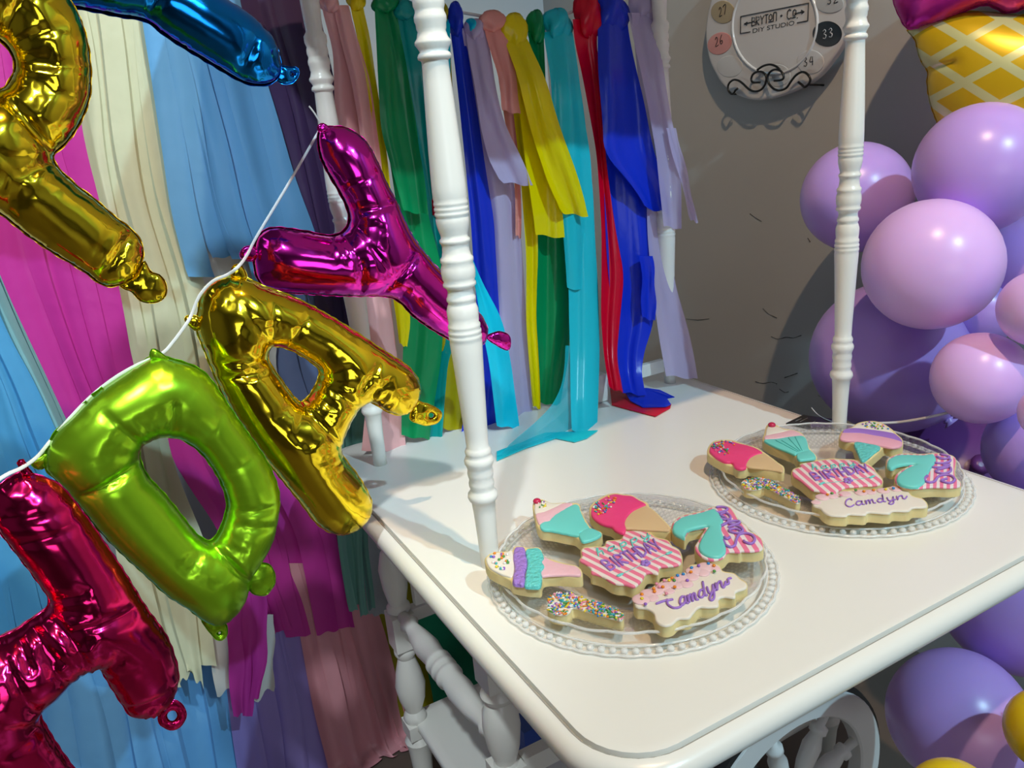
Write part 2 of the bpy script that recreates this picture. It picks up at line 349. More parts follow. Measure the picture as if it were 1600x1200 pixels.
def foil(name, loops, p0, nrm, material, parent, full=1.0, step=.0045, pucker=1.0, creases=(), back=True, maxz=None, seed=1, flange=.004):
    r_ = np.random.RandomState(seed)
    nrm = np.array(nrm, float); nrm /= np.linalg.norm(nrm)
    e1 = np.cross([0, 0, 1], nrm); e1 /= np.linalg.norm(e1); e2 = np.cross(nrm, e1); p0 = np.array(p0, float)
    def to2(x, y): q = onp(x, y, p0, nrm)-p0; return (q@e1, q@e2)
    L2 = [resample([to2(*p) for p in smooth_poly(l, 8)], .0035) for l in loops]
    allp = np.vstack(L2); lo = allp.min(0)-.01; hi = allp.max(0)+.01; g = .0032
    xs = np.arange(lo[0], hi[0], g); ys = np.arange(lo[1], hi[1], g); X, Y = np.meshgrid(xs, ys, indexing='ij')
    ins = inpoly(X, Y, L2); u = poisson(ins)*g*g
    def samp(Q):
        fx = np.clip((Q[:, 0]-lo[0])/g, 0, len(xs)-1.001); fy = np.clip((Q[:, 1]-lo[1])/g, 0, len(ys)-1.001); i = fx.astype(int); j = fy.astype(int); a = fx-i; b = fy-j
        return u[i, j]*(1-a)*(1-b)+u[i+1, j]*a*(1-b)+u[i, j+1]*(1-a)*b+u[i+1, j+1]*a*b
    pts = []; edges = []; rings = []
    for P in L2:
        o = len(pts); n = len(P); pts += list(P); edges += [(o+i, o+(i+1) % n) for i in range(n)]
    nb = len(pts); S = np.array(pts)
    cand = []
    for P in L2:
        for d in (.0012, .0035):
            c1, c2 = inset(P, d), inset(P, -d); cand += [c for c in c1]+[c for c in c2]
    gx = np.arange(lo[0], hi[0], step); gy = np.arange(lo[1], hi[1], step*.87)
    for j, yy in enumerate(gy):
        for xx in gx: cand.append((xx+(step/2 if j % 2 else 0), yy))
    cand = np.array(cand); cand = cand[inpoly(cand[:, 0], cand[:, 1], L2)]
    D, I = nearest(cand, S); cand = cand[(D > .0009)]; D, I = D[D > .0009], I[D > .0009]
    near = D < .0045; keep = np.ones(len(cand), bool)
    allq = np.vstack([S, cand])
    vs2, _, faces, _, _, _ = delaunay_2d_cdt([Vector(q) for q in allq], edges, [], 1, 1e-6)
    V = np.array([(v.x, v.y) for v in vs2])
    cen = np.array([V[list(f)].mean(0) for f in faces]); okf = inpoly(cen[:, 0], cen[:, 1], L2); faces = [f for f, k_ in zip(faces, okf) if k_]
    D, I = nearest(V, S)
    # arc length / curvature of the boundary
    arc = np.zeros(nb); cur = np.zeros(nb); o = 0
    for P in L2:
        n = len(P); sg = np.linalg.norm(P-np.roll(P, 1, 0), axis=1); arc[o:o+n] = np.cumsum(sg)+r_.rand()*3
        k = min(6, n//6+1); a = P-np.roll(P, k, 0); b = np.roll(P, -k, 0)-P
        ang = np.abs(np.arctan2(a[:, 0]*b[:, 1]-a[:, 1]*b[:, 0], (a*b).sum(1)))/(k*.0035); kk = np.convolve(np.pad(ang, 4, 'wrap'), np.ones(9)/9, 'valid')
        cur[o:o+n] = kk; o += n
    h = np.sqrt(np.maximum(2*samp(V), 0))*full; h[D < 1e-5] = 0
    # near the rim follow a half ellipse so it stays round
    A = arc[I]; c = np.clip(cur[I]/38, 0.0, 1.0)
    ph = 2*math.pi*A/.0085+1.8*np.sin(A*97)+1.3*np.sin(A*41)
    rid = (.5+.5*np.sin(ph)); rid2 = (.5+.5*np.sin(2*math.pi*A/.021+2*np.sin(A*33)))
    c = np.clip(c*1.3-.25, 0, 1)
    red = pucker*(.02+.15*c)*rid*np.exp(-D/(.006+.020*c))+pucker*(.01+.10*c)*rid2*np.exp(-D/(.01+.03*c))
    h = h*(1-red)
    for (xa, ya, xb, yb, dep) in creases:
        a = np.array(to2(xa, ya)); b = np.array(to2(xb, yb)); ab = b-a; t = np.clip(((V-a)@ab)/(ab@ab), 0, 1)
        dd = np.linalg.norm(V-(a+t[:, None]*ab), axis=1); h = h*(1-dep*np.exp(-(dd/.0035)**2)-dep*.45*np.exp(-(dd/.012)**2))
    if maxz: h = maxz*np.tanh(h/maxz)
    b3 = MB(); W = lambda q, z: p0+e1*q[0]+e2*q[1]+nrm*z
    sw = .0005*np.sin(2*math.pi*A/.02+np.sin(A*50))*np.exp(-D/.006)
    top = [W(V[i], h[i]+sw[i]) for i in range(len(V))]
    bot = [W(V[i], -h[i]*(.9 if back else 0)+sw[i]) for i in range(len(V))]
    F1 = [tuple(f) for f in faces]
    b3.add(top+bot, F1+[tuple(j+len(V) for j in reversed(f)) for f in F1])
    # seam flange
    oo = 0
    for P in L2:
        for_dir = inset(P, .002); out = for_dir if not inpoly(for_dir[:1, 0], for_dir[:1, 1], L2)[0] else inset(P, -.002)
        dirv = (out-P)/.002; n = len(P); s_ = arc[oo:oo+n]; oo += n
        wv = .0005*np.sin(2*math.pi*s_/.02+np.sin(s_*50)); wd = flange*(.42+.10*np.sin(s_*2*math.pi/.017+np.sin(s_*61)))
        va = [W(P[i], wv[i]) for i in range(n)]; vb = [W(P[i]+dirv[i]*wd[i], wv[i]*1.2) for i in range(n)]
        b3.add(va+vb, [(i, (i+1) % n, n+(i+1) % n, n+i) for i in range(n)])
    o = b3.build(name, material, parent)
    return o
def foil_mat(name, col, rough=.10, c2=None, metal=1.0):
    m_ = mat(name, col, rough, metal, bump=(26, .22), bdist=.004, detail=2)
    return m_
gold = foil_mat('gold_foil', (1.0, .73, .03), .12); crimson = foil_mat('crimson_foil', (.95, .02, .18), .14); green = foil_mat('lime_foil', (.36, .70, .02), .27, metal=.85)
mag = foil_mat('magenta_foil', (.86, .03, .50), .13); bluef = foil_mat('blue_foil', (.01, .26, .80), .13)
def tab(pts, y, material, parent, hole=None, rnd=.004):
    """small flat crinkled fill tab"""
    P = [on(a, b, 1, y) for a, b in smooth_poly(pts, 5)]
    loops = [pts]+([hole] if hole else [])
    return foil('fill_tab', loops, on(pts[0][0], pts[0][1], 1, y), (0, -1, 0), material, parent, full=.55, step=.004, pucker=1.8, seed=5, flange=.002)
def circ(cx, cy, r, n=10, sy=1.0): return [(cx+r*math.cos(2*math.pi*i/n), cy+r*sy*math.sin(2*math.pi*i/n)) for i in range(n)]
FD = (0, -1, 0)
G_L = 'foil letters strung on the white ribbon'
YD = {'Y': 1.075, 'A': .965, 'D': .93, 'H': .885, 'R': .93, 'P': .99}
t = thing('letter_balloon', on(560, 400, 1, YD['Y']), 'shiny magenta foil balloon shaped like the letter Y, tied to the cart post', 'balloon', G_L)
foil('letter_body', [[(497,212),(505,201),(522,198),(545,202),(571,221),(589,253),(603,285),(621,320),(635,353),(653,382),(676,411),(700,437),(730,468),(750,492),(760,510),(759,530),(744,547),(722,542),(705,532),(673,513),(644,492),(627,474),(604,463),(545,462),(487,459),(434,455),(411,446),(399,425),(397,392),(405,367),(428,356),(475,361),(510,368),(532,364),(544,349),(543,328),(530,300),(513,271),(500,242)]],
     on(560, 400, 1, YD['Y']), (-.12, -1, .05), mag, t, creases=[(560,330,610,318,.10),(555,410,558,460,.10),(590,455,640,400,.12),(545,345,625,470,.05),(530,300,585,270,.05)], seed=2)
tab([(762,524),(780,518),(795,524),(798,536),(794,547),(782,543),(762,530)], YD['Y'], mag, t)
tab([(500,206),(496,198),(503,193),(512,197),(516,203)], YD['Y'], mag, t)
tab([(399,405),(388,408),(375,400),(380,388),(392,384),(402,392)], YD['Y'], mag, t)
t = thing('letter_balloon', on(440, 620, 1, YD['A']), 'shiny gold foil balloon shaped like the letter A, hanging at the cart edge', 'balloon', G_L)
foil('letter_body', [[(308,514),(311,482),(317,456),(336,437),(361,430),(385,435),(411,447),(449,461),(482,476),(520,497),(557,520),(599,548),(632,569),(649,587),(656,608),(649,632),(634,646),(617,647),(599,639),(580,628),(566,632),(553,645),(543,664),(533,690),(533,707),(542,722),(557,741),(571,764),(580,786),(577,805),(561,824),(539,834),(516,831),(494,816),(471,786),(441,749),(407,707),(381,670),(355,629),(336,587),(321,550)],
     [(418,556),(421,545),(430,540),(456,547),(482,562),(499,578),(497,594),(486,615),(471,629),(456,617),(437,591),(423,571)]],
     on(440, 620, 1, YD['A']), (-.05, -1, .05), gold, t, creases=[(421,545,372,470,.05),(425,540,420,470,.05),(410,575,350,585,.16),(412,560,345,560,.10),(440,545,475,490,.06),(555,600,580,565,.10),(565,615,600,585,.08),(500,590,560,640,.10),(470,630,535,700,.14)], seed=3)
tab([(650,627),(660,629),(675,634),(690,645),(686,658),(672,664),(655,662),(640,652)], YD['A'], gold, t, circ(674, 649, 5, 8))
tab([(309,516),(300,513),(289,500),(293,493),(306,494),(314,500)], YD['A'], gold, t)
tab([(362,432),(364,416),(375,414),(382,422),(384,436)], YD['A'], gold, t)
t = thing('letter_balloon', on(260, 760, 1, YD['D']), 'lime green foil balloon shaped like the letter D, below the gold A', 'balloon', G_L)
foil('letter_body', [[(72,707),(85,678),(114,649),(147,616),(185,589),(218,568),(243,557),(272,562),(306,574),(327,591),(347,620),(372,657),(402,699),(422,732),(435,770),(433,807),(422,849),(406,878),(392,900),(388,918),(381,937),(364,962),(343,976),(318,968),(293,949),(260,928),(227,897),(193,866),(156,828),(127,791),(97,757),(72,732)],
     [(218,703),(227,691),(247,682),(281,685),(310,703),(331,728),(347,757),(355,787),(347,820),(331,845),(308,836),(281,803),(256,772),(231,745),(220,724)]],
     on(260, 760, 1, YD['D']), (.04, -1, .05), green, t, full=.97, creases=[(219,712,130,765,.22),(225,690,160,640,.06),(262,680,265,625,.16),(310,700,340,640,.06),(340,735,405,700,.05),(355,790,425,785,.10),(352,810,420,815,.08),(330,845,390,908,.30)], seed=4)
tab([(386,897),(394,888),(404,880),(420,882),(429,896),(428,915),(414,930),(397,928),(386,915)], YD['D'], green, t)
tab([(315,968),(325,984),(337,998),(348,1000),(355,990),(352,974),(335,966)], YD['D'], green, t, circ(343, 989, 3.4, 8))
tab([(70,730),(58,733),(48,722),(60,714),(74,708)], YD['D'], green, t)
tab([(236,560),(238,545),(252,552),(262,562)], YD['D'], green, t)
t = thing('letter_balloon', on(140, 930, 1, YD['H']), 'crimson foil balloon shaped like the letter H, lowest at the left', 'balloon', G_L)
foil('letter_body', [[(8,752),(31,739),(54,742),(92,758),(125,796),(158,842),(192,892),(225,946),(258,992),(273,1029),(278,1058),(271,1087),(258,1106),(238,1118),(208,1119),(192,1100),(171,1067),(154,1042),(133,1046),(108,1065),(83,1090),(62,1112),(75,1142),(98,1178),(125,1215),(150,1258),(148,1305),(100,1335),(40,1300),(-30,1220),(-100,1120),(-180,1000),(-225,920),(-215,870),(-165,850),(-130,883),(-70,960),(-40,998),(0,996),(29,983),(50,967),(70,954),(77,935),(54,900),(25,862),(0,829),(-16,800),(-10,768)]],
     on(140, 930, 1, YD['H']), (.08, -1, .06), crimson, t, pucker=1.35, creases=[(-10,808,95,790,.08),(5,845,110,815,.07),(40,960,85,1010,.20),(20,975,45,1020,.18),(80,940,150,1040,.12),(120,960,195,940,.10),(200,1095,255,1070,.10),(60,1000,110,1060,.15),(0,1000,65,1110,.10)], seed=5)
tab([(262,1098),(275,1094),(288,1106),(290,1122),(280,1137),(264,1140),(250,1131),(248,1115)], YD['H'], crimson, t, circ(269, 1118, 9, 10))
tab([(36,742),(32,731),(27,724),(34,717),(40,724),(44,732),(52,742)], YD['H'], crimson, t)
t = thing('letter_balloon', on(60, 220, 1, YD['R']), 'large gold foil balloon shaped like the letter R, cut by the left frame edge', 'balloon')
foil('letter_body', [[(128,40),(138,80),(141,120),(138,156),(124,192),(104,222),(82,248),(112,284),(148,312),(180,340),(206,360),(221,382),(221,406),(208,432),(184,445),(160,444),(128,421),(80,392),(40,364),(0,333),(-30,325),(-45,370),(-60,420),(-100,440),(-160,380),(-220,200),(-260,50),(-250,-60),(-150,-95),(0,-75),(70,-40),(108,0)],
     [(18,84),(24,104),(16,126),(-2,142),(-60,150),(-110,130),(-120,80),(-80,50),(-20,55),(4,66)]],
     on(60, 220, 1, YD['R']), (.05, -1, .03), gold, t, creases=[(5,60,45,-10,.08),(20,85,95,50,.07),(24,105,135,110,.09),(20,125,110,160,.07),(0,145,85,245,.20),(150,440,210,355,.22),(180,345,130,425,.05)], pucker=1.3, seed=6)
tab([(208,432),(220,415),(226,408),(236,425),(250,430),(260,447),(256,466),(238,473),(220,470),(206,456),(192,450),(188,442)], YD['R'], gold, t)
t = thing('letter_balloon', on(300, 40, 1, YD['P']), 'blue foil letter balloon leg entering at the top, above the blue fringe', 'balloon')
foil('letter_body', [[(40,-20),(80,6),(130,14),(190,26),(228,33),(262,58),(300,82),(340,106),(375,126),(400,133),(420,131),(434,120),(438,98),(426,62),(402,36),(372,12),(330,-12),(280,-45),(220,-80),(140,-110),(60,-115),(20,-80)]],
     on(300, 40, 1, YD['P']), (0, -1, .05), bluef, t, creases=[(228,33,262,-30,.15),(375,125,400,40,.10),(365,120,385,80,.08)], seed=7)
tab([(430,120),(438,104),(450,105),(464,106),(466,118),(456,130),(440,130)], YD['P'], bluef, t, circ(457, 116, 4, 8))
# white hanging ribbon
rb_m = mat('white_ribbon', (.75, .75, .76), .5)
def rb(pts, w=.0035):
    P = smooth_poly([on(x, y, 1, d) for x, y, d in pts], 6, closed=False); return MB().tube(P, w, 8, flat=.25)
tag(rb([(483,166,1.17),(492,178,1.16),(503,197,1.13)], .0015).build('hanging_string', rb_m), 'short loose white string end knotted round the back left post', 'string')
tag(rb([(504,195,1.11),(452,285,1.08),(402,368,1.045),(388,395,1.0),(374,415,.95),(356,429,.95),(332,440,.95),(312,462,.95),(300,490,.95),(292,505,.945),(270,535,.94),(252,553,.935),(215,570,.935),(180,590,.935),(144,618,.935),(108,655,.93),(78,690,.93),(58,714,.90),(34,731,.88),(10,742,.87),(-30,768,.86)], .0020).build('hanging_ribbon', rb_m), 'thin white ribbon linking the foil letters H, D, A and Y', 'ribbon')
# ice cream cone foil balloon
cp0 = atd(1520, 100, 1.72); cn_ = CAM-cp0; cn_ /= np.linalg.norm(cn_)
t = thing('cone_balloon', cp0, 'yellow waffle cone foil balloon with magenta scoop at the upper right', 'balloon')
e1 = np.cross([0, 0, 1], cn_); e1 /= np.linalg.norm(e1); e2 = np.cross(cn_, e1)
def loc2(x, y): q = onp(x, y, cp0, cn_)-cp0; return np.array([q@e1, q@e2])
def fam(a, b, a2, wpx):
    A_, B_, C_ = loc2(*a), loc2(*b), loc2(*a2); d = (B_-A_)/np.linalg.norm(B_-A_); n = np.array([-d[1], d[0]]); per = abs((C_-A_)@n); wd = wpx/F*1.5/per
    v = e1*n[0]+e2*n[1]; return (tuple(v), per, -(A_@n)/per+wd/2, wd)
waf = stripes('waffle_foil', (.70, .44, .01), (.66, .64, .30), [fam((1470,40),(1600,120),(1473,107),11), fam((1470,87),(1567,32),(1480,142),11)], .3, .35)
foil('cone', [[(1418,47),(1430,62),(1435,83),(1442,100),(1450,112),(1449,130),(1453,158),(1463,187),(1480,225),(1520,280),(1600,330),(1690,330),(1750,200),(1770,60),(1700,25),(1600,24),(1520,18),(1470,28),(1430,42)]], cp0, cn_, waf, t, full=.8, creases=[(1448,112,1490,98,.15)], pucker=1.5, seed=8)
foil('scoop', [[(1397,3),(1403,20),(1418,44),(1445,40),(1475,32),(1502,20),(1540,8),(1575,20),(1620,10),(1700,20),(1760,20),(1790,-60),(1700,-150),(1500,-150),(1410,-80),(1393,-30)]], cp0+cn_*.012, cn_, mat('magenta_scoop_foil', (.55,.02,.28), .25, .6), t, full=.8, pucker=1.2, seed=9)

# ------------------------------------------------------------------ latex balloons
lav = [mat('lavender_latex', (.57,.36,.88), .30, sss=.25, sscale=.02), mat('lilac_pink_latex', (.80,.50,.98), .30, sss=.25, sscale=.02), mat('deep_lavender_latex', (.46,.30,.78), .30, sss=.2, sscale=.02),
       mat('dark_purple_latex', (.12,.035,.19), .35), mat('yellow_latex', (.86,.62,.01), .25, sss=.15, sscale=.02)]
BL = [(1338,308,88,1.75,0,'lavender balloon half hidden behind the right front post, upper one'),
 (1532,262,106,1.55,0,'large lavender balloon directly under the yellow waffle cone'),
 (1455,414,108,1.45,1,'round lilac balloon just right of the front right post, fully in view'),
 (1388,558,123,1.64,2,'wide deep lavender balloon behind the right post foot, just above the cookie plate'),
 (1532,591,77,1.40,1,'small lilac balloon above the table right edge, with a sharp shade line'),
 (1625,482,66,1.35,1,'pink lilac balloon cut by the right frame edge at mid height'),
 (1605,408,80,1.68,0,'lavender balloon tucked behind others at the right frame edge, under the largest one'),
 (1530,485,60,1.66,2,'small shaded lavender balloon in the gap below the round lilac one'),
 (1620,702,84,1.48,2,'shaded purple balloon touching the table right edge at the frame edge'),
 (1642,645,50,1.30,1,'smallest lilac balloon peeking in at the right frame edge'),
 (1597,930,135,1.40,0,'big lavender balloon below the table front edge at the far right'),
 (1497,1122,115,1.30,0,'lavender balloon beside the cart wheel, bottom right'),
 (1640,1142,72,1.15,4,'yellow balloon at the right frame edge, near the bottom corner'),
 (1490,1262,80,1.10,4,'yellow balloon showing only its top at the bottom frame edge'),
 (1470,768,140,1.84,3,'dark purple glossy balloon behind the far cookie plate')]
gcen = np.array([1.32, .75, .75])
for x, y, r, d, mi, lb in BL:
    c = atd(x, y, d); k = math.sqrt(((x-800)/F)**2+((y-600)/F)**2+1); R = r/F*(d/k)/math.sqrt(k)
    ax = gcen-c; ax[2] -= .12; 
    if mi == 1: ax = np.array((.6, .5, -.9))
    ax /= np.linalg.norm(ax)
    t = thing('party_balloon', c, lb, 'balloon', 'balloon garland along the right wall')
    prof = []
    for i in range(25):
        a = math.pi*i/24; z = -math.cos(a); rr = math.sin(a); s = 1.0+.06*max(z, 0)
        prof.append((z*R*(1+.05*max(z, 0)), rr*R*(1-.05*max(z, 0)**2)))
    prof = prof[:-1]+[(R*1.055, R*.06), (R*1.07, R*.05)]
    prof[0] = (-R, .0003)
    MB().lathe(c, ax, prof, 48).build('balloon_skin', lav[mi], t)
    MB().lathe(c+ax*R*1.065, ax, [(0,R*.05),(R*.02,R*.075),(R*.04,R*.05),(R*.08,R*.11),(R*.085,R*.02)], 12).build('knot', lav[mi], t)
cl = mat('clear_filament', (.8,.78,.75), .2, alpha=.7)
tag(MB().tube(smooth_poly([on(1268,637,0,1.045), on(1276,646,0,1.04), on(1288,654,0,1.03), on(1304,660,0,1.025)], 6, False), .0008, 6).build('clear_string', cl), 'short clear plastic string sticking up beside the black card', 'string')
tag(MB().tube(smooth_poly([atd(1350,661,1.42), atd(1400,660,1.42), atd(1450,652,1.42), atd(1500,640,1.42)], 6, False), .0022, 6).build('clear_strap', cl), 'clear balloon garland strip crossing under the deep lavender balloon', 'strip')

# ------------------------------------------------------------------ fringe streamers
def plast(name, c, rough=.38, tr=.0):
    if name in MATS: return MATS[name]
    m_ = mat(name, c, rough, spec=.4, bump=(18, .35), bdist=.006)
    if tr:
        m_.node_tree.nodes['Principled BSDF'].inputs['Alpha'].default_value = 1-tr
    nt = m_.node_tree; b = nt.nodes['Principled BSDF']; out = nt.nodes['Material Output']
    tl = nt.nodes.new('ShaderNodeBsdfTranslucent'); tl.inputs[0].default_value = (*c, 1); mx = nt.nodes.new('ShaderNodeMixShader'); mx.inputs[0].default_value = .12
    nt.links.new(b.outputs[0], mx.inputs[1]); nt.links.new(tl.outputs[0], mx.inputs[2]); nt.links.new(mx.outputs[0], out.inputs['Surface'])
    return m_
C = dict(magenta=(.60,.04,.36), mint=(.38,.68,.66), blue=(.10,.42,.78), sky=(.15,.42,.78), cream=(.66,.68,.48), whitec=(.64,.62,.58), violet=(.065,.035,.12), slate=(.13,.17,.32),
         teal=(.17,.42,.35), ash=(.45,.50,.55), purple=(.36,.28,.70), rose=(.80,.36,.42), mauve=(.30,.15,.24), olive=(.34,.30,.01), jade=(.02,.30,.16), wine=(.25,.03,.14))
def strip(name, rows, y, amp, m_, parent=None, k=1.6, seed=0, ragged=0, yrows=None, nu=10, step=14, wob=2.0):
    """rows: (pixel y, left x, right x). y: depth; yrows optional depth per row"""
    r_ = np.random.RandomState(seed); rows = np.array(rows, float); ys = rows[:, 0]
    n = max(4, int((ys[-1]-ys[0])/step)); yy = np.linspace(ys[0], ys[-1], n+1)
    def cr(col):
        v = np.interp(yy, ys, col)
        if len(v) > 6: kx = np.ones(5)/5; v2 = np.convolve(np.r_[[v[0]]*2, v, [v[-1]]*2], kx, 'valid'); v2[0] = v[0]; v2[-1] = v[-1]; v = v2
        return v
    xl, xr = cr(rows[:, 1]), cr(rows[:, 2]); yd = cr(np.array(yrows)) if yrows is not None else np.full(n+1, y)
    p1, p2, p3 = r_.rand(3)*6.28; vs = []
    for j in range(n+1):
        v = j/n; wl = wob*math.sin(v*9+p3); wr = wob*math.sin(v*11+p1)
        for i in range(nu+1):
            u_ = i/nu; x = xl[j]+wl+(xr[j]+wr-xl[j]-wl)*u_
            yo = ragged*(u_-.5+.25*math.sin(u_*9+p2)) if j == n else 0
            off = amp*(math.sin(2*math.pi*k*u_+p1+1.4*math.sin(v*2.2+p2))+.22*math.sin(2*math.pi*k*2.6*u_+p2+v*5))*(.5+.5*min(1, v*2))
            q = on(x, yy[j]+yo, 1, yd[j]+off)
            if q[2] < .006: q = np.array([q[0], q[1]-min(.03, .006-q[2]), .006+.002*i/nu])
            vs.append(q)
    fs = [(j*(nu+1)+i, j*(nu+1)+i+1, (j+1)*(nu+1)+i+1, (j+1)*(nu+1)+i) for j in range(n) for i in range(nu)]
    return MB().add(vs, fs).build(name, m_, parent)
ORD = ['leftmost', 'second from left', 'third from left', 'fourth from left', 'fifth from left', 'sixth from left', 'seventh from left', 'eighth from left', 'ninth from left']
def band(color, cname, rows, n, y, where, amp=.0055, jit=10, rag=8, tr=0, ov=.12, seed=1):
    r_ = random.Random(seed); m_ = plast('fringe_'+color, C[color], tr=tr)
    for i in range(n):
        a = i/n-ov/n*r_.uniform(.6, 1.6); b = (i+1)/n+ov/n*r_.uniform(.6, 1.8); rr = [(yy, xl+(xr-xl)*a, xl+(xr-xl)*b) for yy, xl, xr in rows]
        e = r_.uniform(-jit, jit); ly, lx, lr = rr[-1]; rr[-1] = (ly+e, lx, lr)
        o = strip('fringe_streamer', rr, y-.085+(.005 if i % 2 else 0)+r_.uniform(0, .003), amp, m_, seed=seed*31+i, ragged=r_.uniform(-rag, rag), k=r_.uniform(.25, .6))
        tag(o, f'{cname} plastic streamer, {ORD[i]}, {where}' if n > 1 else f'{cname} plastic streamer {where}', 'streamer', f'{cname} streamers {where}')
band('magenta', 'magenta', [(-120,-90,70),(230,-60,128),(310,-20,148),(405,-2,168),(470,25,182),(570,70,202),(650,105,232),(790,165,290)], 5, 1.455, 'between gold R and green D', seed=2)
band('mint', 'pale mint', [(-120,-130,-60),(300,-60,0),(405,-40,8),(520,0,62),(650,60,118),(760,95,160)], 2, 1.49, 'at the left frame edge', seed=3)
band('blue', 'bright blue', [(300,-200,-90),(450,-120,-20),(520,-90,8),(600,-70,55),(690,-60,95),(760,-40,125),(900,-30,160),(1030,-10,200)], 5, 1.47, 'beside the green D and crimson H', seed=4)
band('cream', 'cream', [(-120,70,222),(40,112,236),(100,120,242),(230,130,262),(310,148,274),(450,182,318),(560,198,345),(640,205,350)], 5, 1.482, 'right of the gold R', jit=30, seed=5)
band('whitec', 'off-white', [(360,270,420),(480,300,440),(560,318,425),(640,330,440)], 3, 1.492, 'below the sky blue ones', jit=6, seed=6)
band('sky', 'sky blue', [(-120,205,352),(40,228,380),(100,238,402),(200,250,436),(300,264,466),(350,275,484),(425,300,505)], 6, 1.470, 'under the blue foil leg', jit=26, seed=7)
band('violet', 'dark violet', [(-120,350,470),(0,362,490),(150,418,520),(300,460,545),(400,486,565),(540,500,590),(690,520,610)], 4, 1.488, 'behind the back left post', seed=8)
band('slate', 'slate blue', [(340,345,520),(480,400,540),(560,408,560),(680,440,590)], 3, 1.505, 'showing through the gold A', seed=9)
band('magenta', 'magenta', [(600,262,380),(640,268,440),(700,262,480),(760,300,500),(830,350,524),(900,372,534),(985,405,550)], 6, 1.487, 'through the green D', jit=14, seed=10)
band('cream', 'cream', [(650,186,250),(700,192,262),(860,180,318),(950,215,325),(1055,262,335)], 4, 1.44, 'below the green D', jit=22, rag=25, seed=11)
band('magenta', 'magenta', [(930,352,412),(1000,356,418),(1110,366,404)], 3, 1.432, 'ragged under the green D', jit=24, seed=12)
band('whitec', 'off-white', [(960,318,424),(1070,342,424)], 3, 1.446, 'torn ends under the green D', jit=25, rag=25, seed=13)
band('teal', 'sea green', [(600,510,578),(700,522,588),(830,524,574),(950,548,584)], 4, 1.45, 'below the gold A foot', jit=14, seed=14)
band('ash', 'ash grey', [(700,545,640),(880,556,620),(957,572,600)], 2, 1.475, 'beside the back left cart leg', jit=5, seed=15)
band('sky', 'sky blue', [(880,-60,300),(1000,0,345),(1100,30,368),(1320,80,410)], 8, 1.503, 'low behind the crimson H', amp=.010, seed=16)
band('purple', 'muted purple', [(900,320,450),(960,345,462),(1060,355,490),(1200,377,512),(1320,395,535)], 4, 1.500, 'low in the middle', amp=.010, seed=17)
band('rose', 'dusty rose', [(880,440,560),(960,462,588),(1100,492,628),(1200,515,655),(1320,535,690)], 6, 1.494, 'low, left of cart legs', amp=.010, seed=18)
band('olive', 'olive yellow', [(880,560,700),(1100,590,745),(1320,640,800)], 3, 1.515, 'behind the cart legs', seed=19)
band('jade', 'jade green', [(900,650,790),(1150,700,840)], 2, 1.505, 'seen through the cart frame', seed=20)
band('wine', 'wine red', [(1050,760,900),(1320,800,1000)], 3, 1.51, 'under the cart', seed=21)
rod = [on(-140,-120,1,1.405), on(520,-120,1,1.405)]; rod[1][2] = rod[0][2]
tag(MB().tube([rod[0]-[.3,0,0], rod[1]+[.15,0,0]], .008, 10).build('curtain_rod', mat('dark_steel', (.05,.05,.05), .4, .8)), 'rod above the frame carrying the wall fringe', 'rod')

# ------------------------------------------------------------------ ribbons tied on the cart back
CS = {k_: tuple(min(.92, c_*1.35) for c_ in v_) for k_, v_ in dict(pink=(.88,.36,.36), lemon=(.90,.56,.0), green=(.0,.22,.07), teal=(.0,.26,.25), red=(.55,.0,.02), olive=(.34,.28,.0), royal=(.006,.03,.52), cyan=(.0,.50,.72), lilac=(.44,.37,.56), salmon=(.75,.28,.25), turq=(.01,.46,.56), slate=(.25,.32,.36), aqua=(.10,.42,.45)).items()}
SY = 1.235
def tied(color, cname, knot, tails, label, tr=0):
    m_ = plast('cart_'+color+('_sheer' if tr else ''), CS[color], .3, tr)
    kx, ky, kw, kh = knot; c = on(kx, ky, 1, SY-.012)
    t = thing('tied_streamer', c, label, 'streamer', 'plastic streamers tied along the cart back')
    sc = depth(c)/F
    b = MB(); n = 20; mm = 12; vs = []; r_ = random.Random(kx)
    ph = r_.random()*6
    for j in range(mm+1):
        a = math.pi*j/mm
        for i in range(n):
            th = 2*math.pi*i/n; q = 1+.22*math.sin(3*th+ph+j*.6)*math.sin(a)+.08*math.sin(7*th+ph*2)
            vs.append(c+np.array([kw/2*sc*math.sin(a)*math.cos(th)*q, .014*math.sin(a)*math.sin(th)*q, kh/2*sc*math.cos(a)*q]))
    b.add(vs, [(j*n+i, j*n+(i+1) % n, (j+1)*n+(i+1) % n, (j+1)*n+i) for j in range(mm) for i in range(n)])
    b.build('knot', m_, t)
    for q, (rows, dy, amp) in enumerate(tails):
        yr = [SY-.012-(SY-.012-dy)*min(1, (r[0]-ky)/70.) if r[0] > ky else SY-.012 for r in rows] if not isinstance(dy, (list, tuple)) else dy
        strip('tail', rows, SY, amp, m_, t, seed=int(kx*3+q), ragged=6, yrows=yr, step=9, wob=1.2, k=1.0)
    return t
tied('pink', 'dusty pink', (514,0,32,34), [([(8,500,528),(80,520,560),(160,523,575),(240,530,592),(350,545,606),(480,571,611),(560,578,622),(706,566,635)], 1.245, .006), ([(8,520,545),(120,548,576),(240,566,596),(330,575,600)], 1.225, .006)], 'dusty pink streamer, first one right of the back left post')
tied('lemon', 'yellow', (556,2,26,26), [([(4,546,566),(60,560,580),(140,572,590),(260,590,606),(400,605,622),(497,620,642),(540,624,635)], 1.232, .003)], 'narrow yellow streamer between the dusty pink and dark green ones')
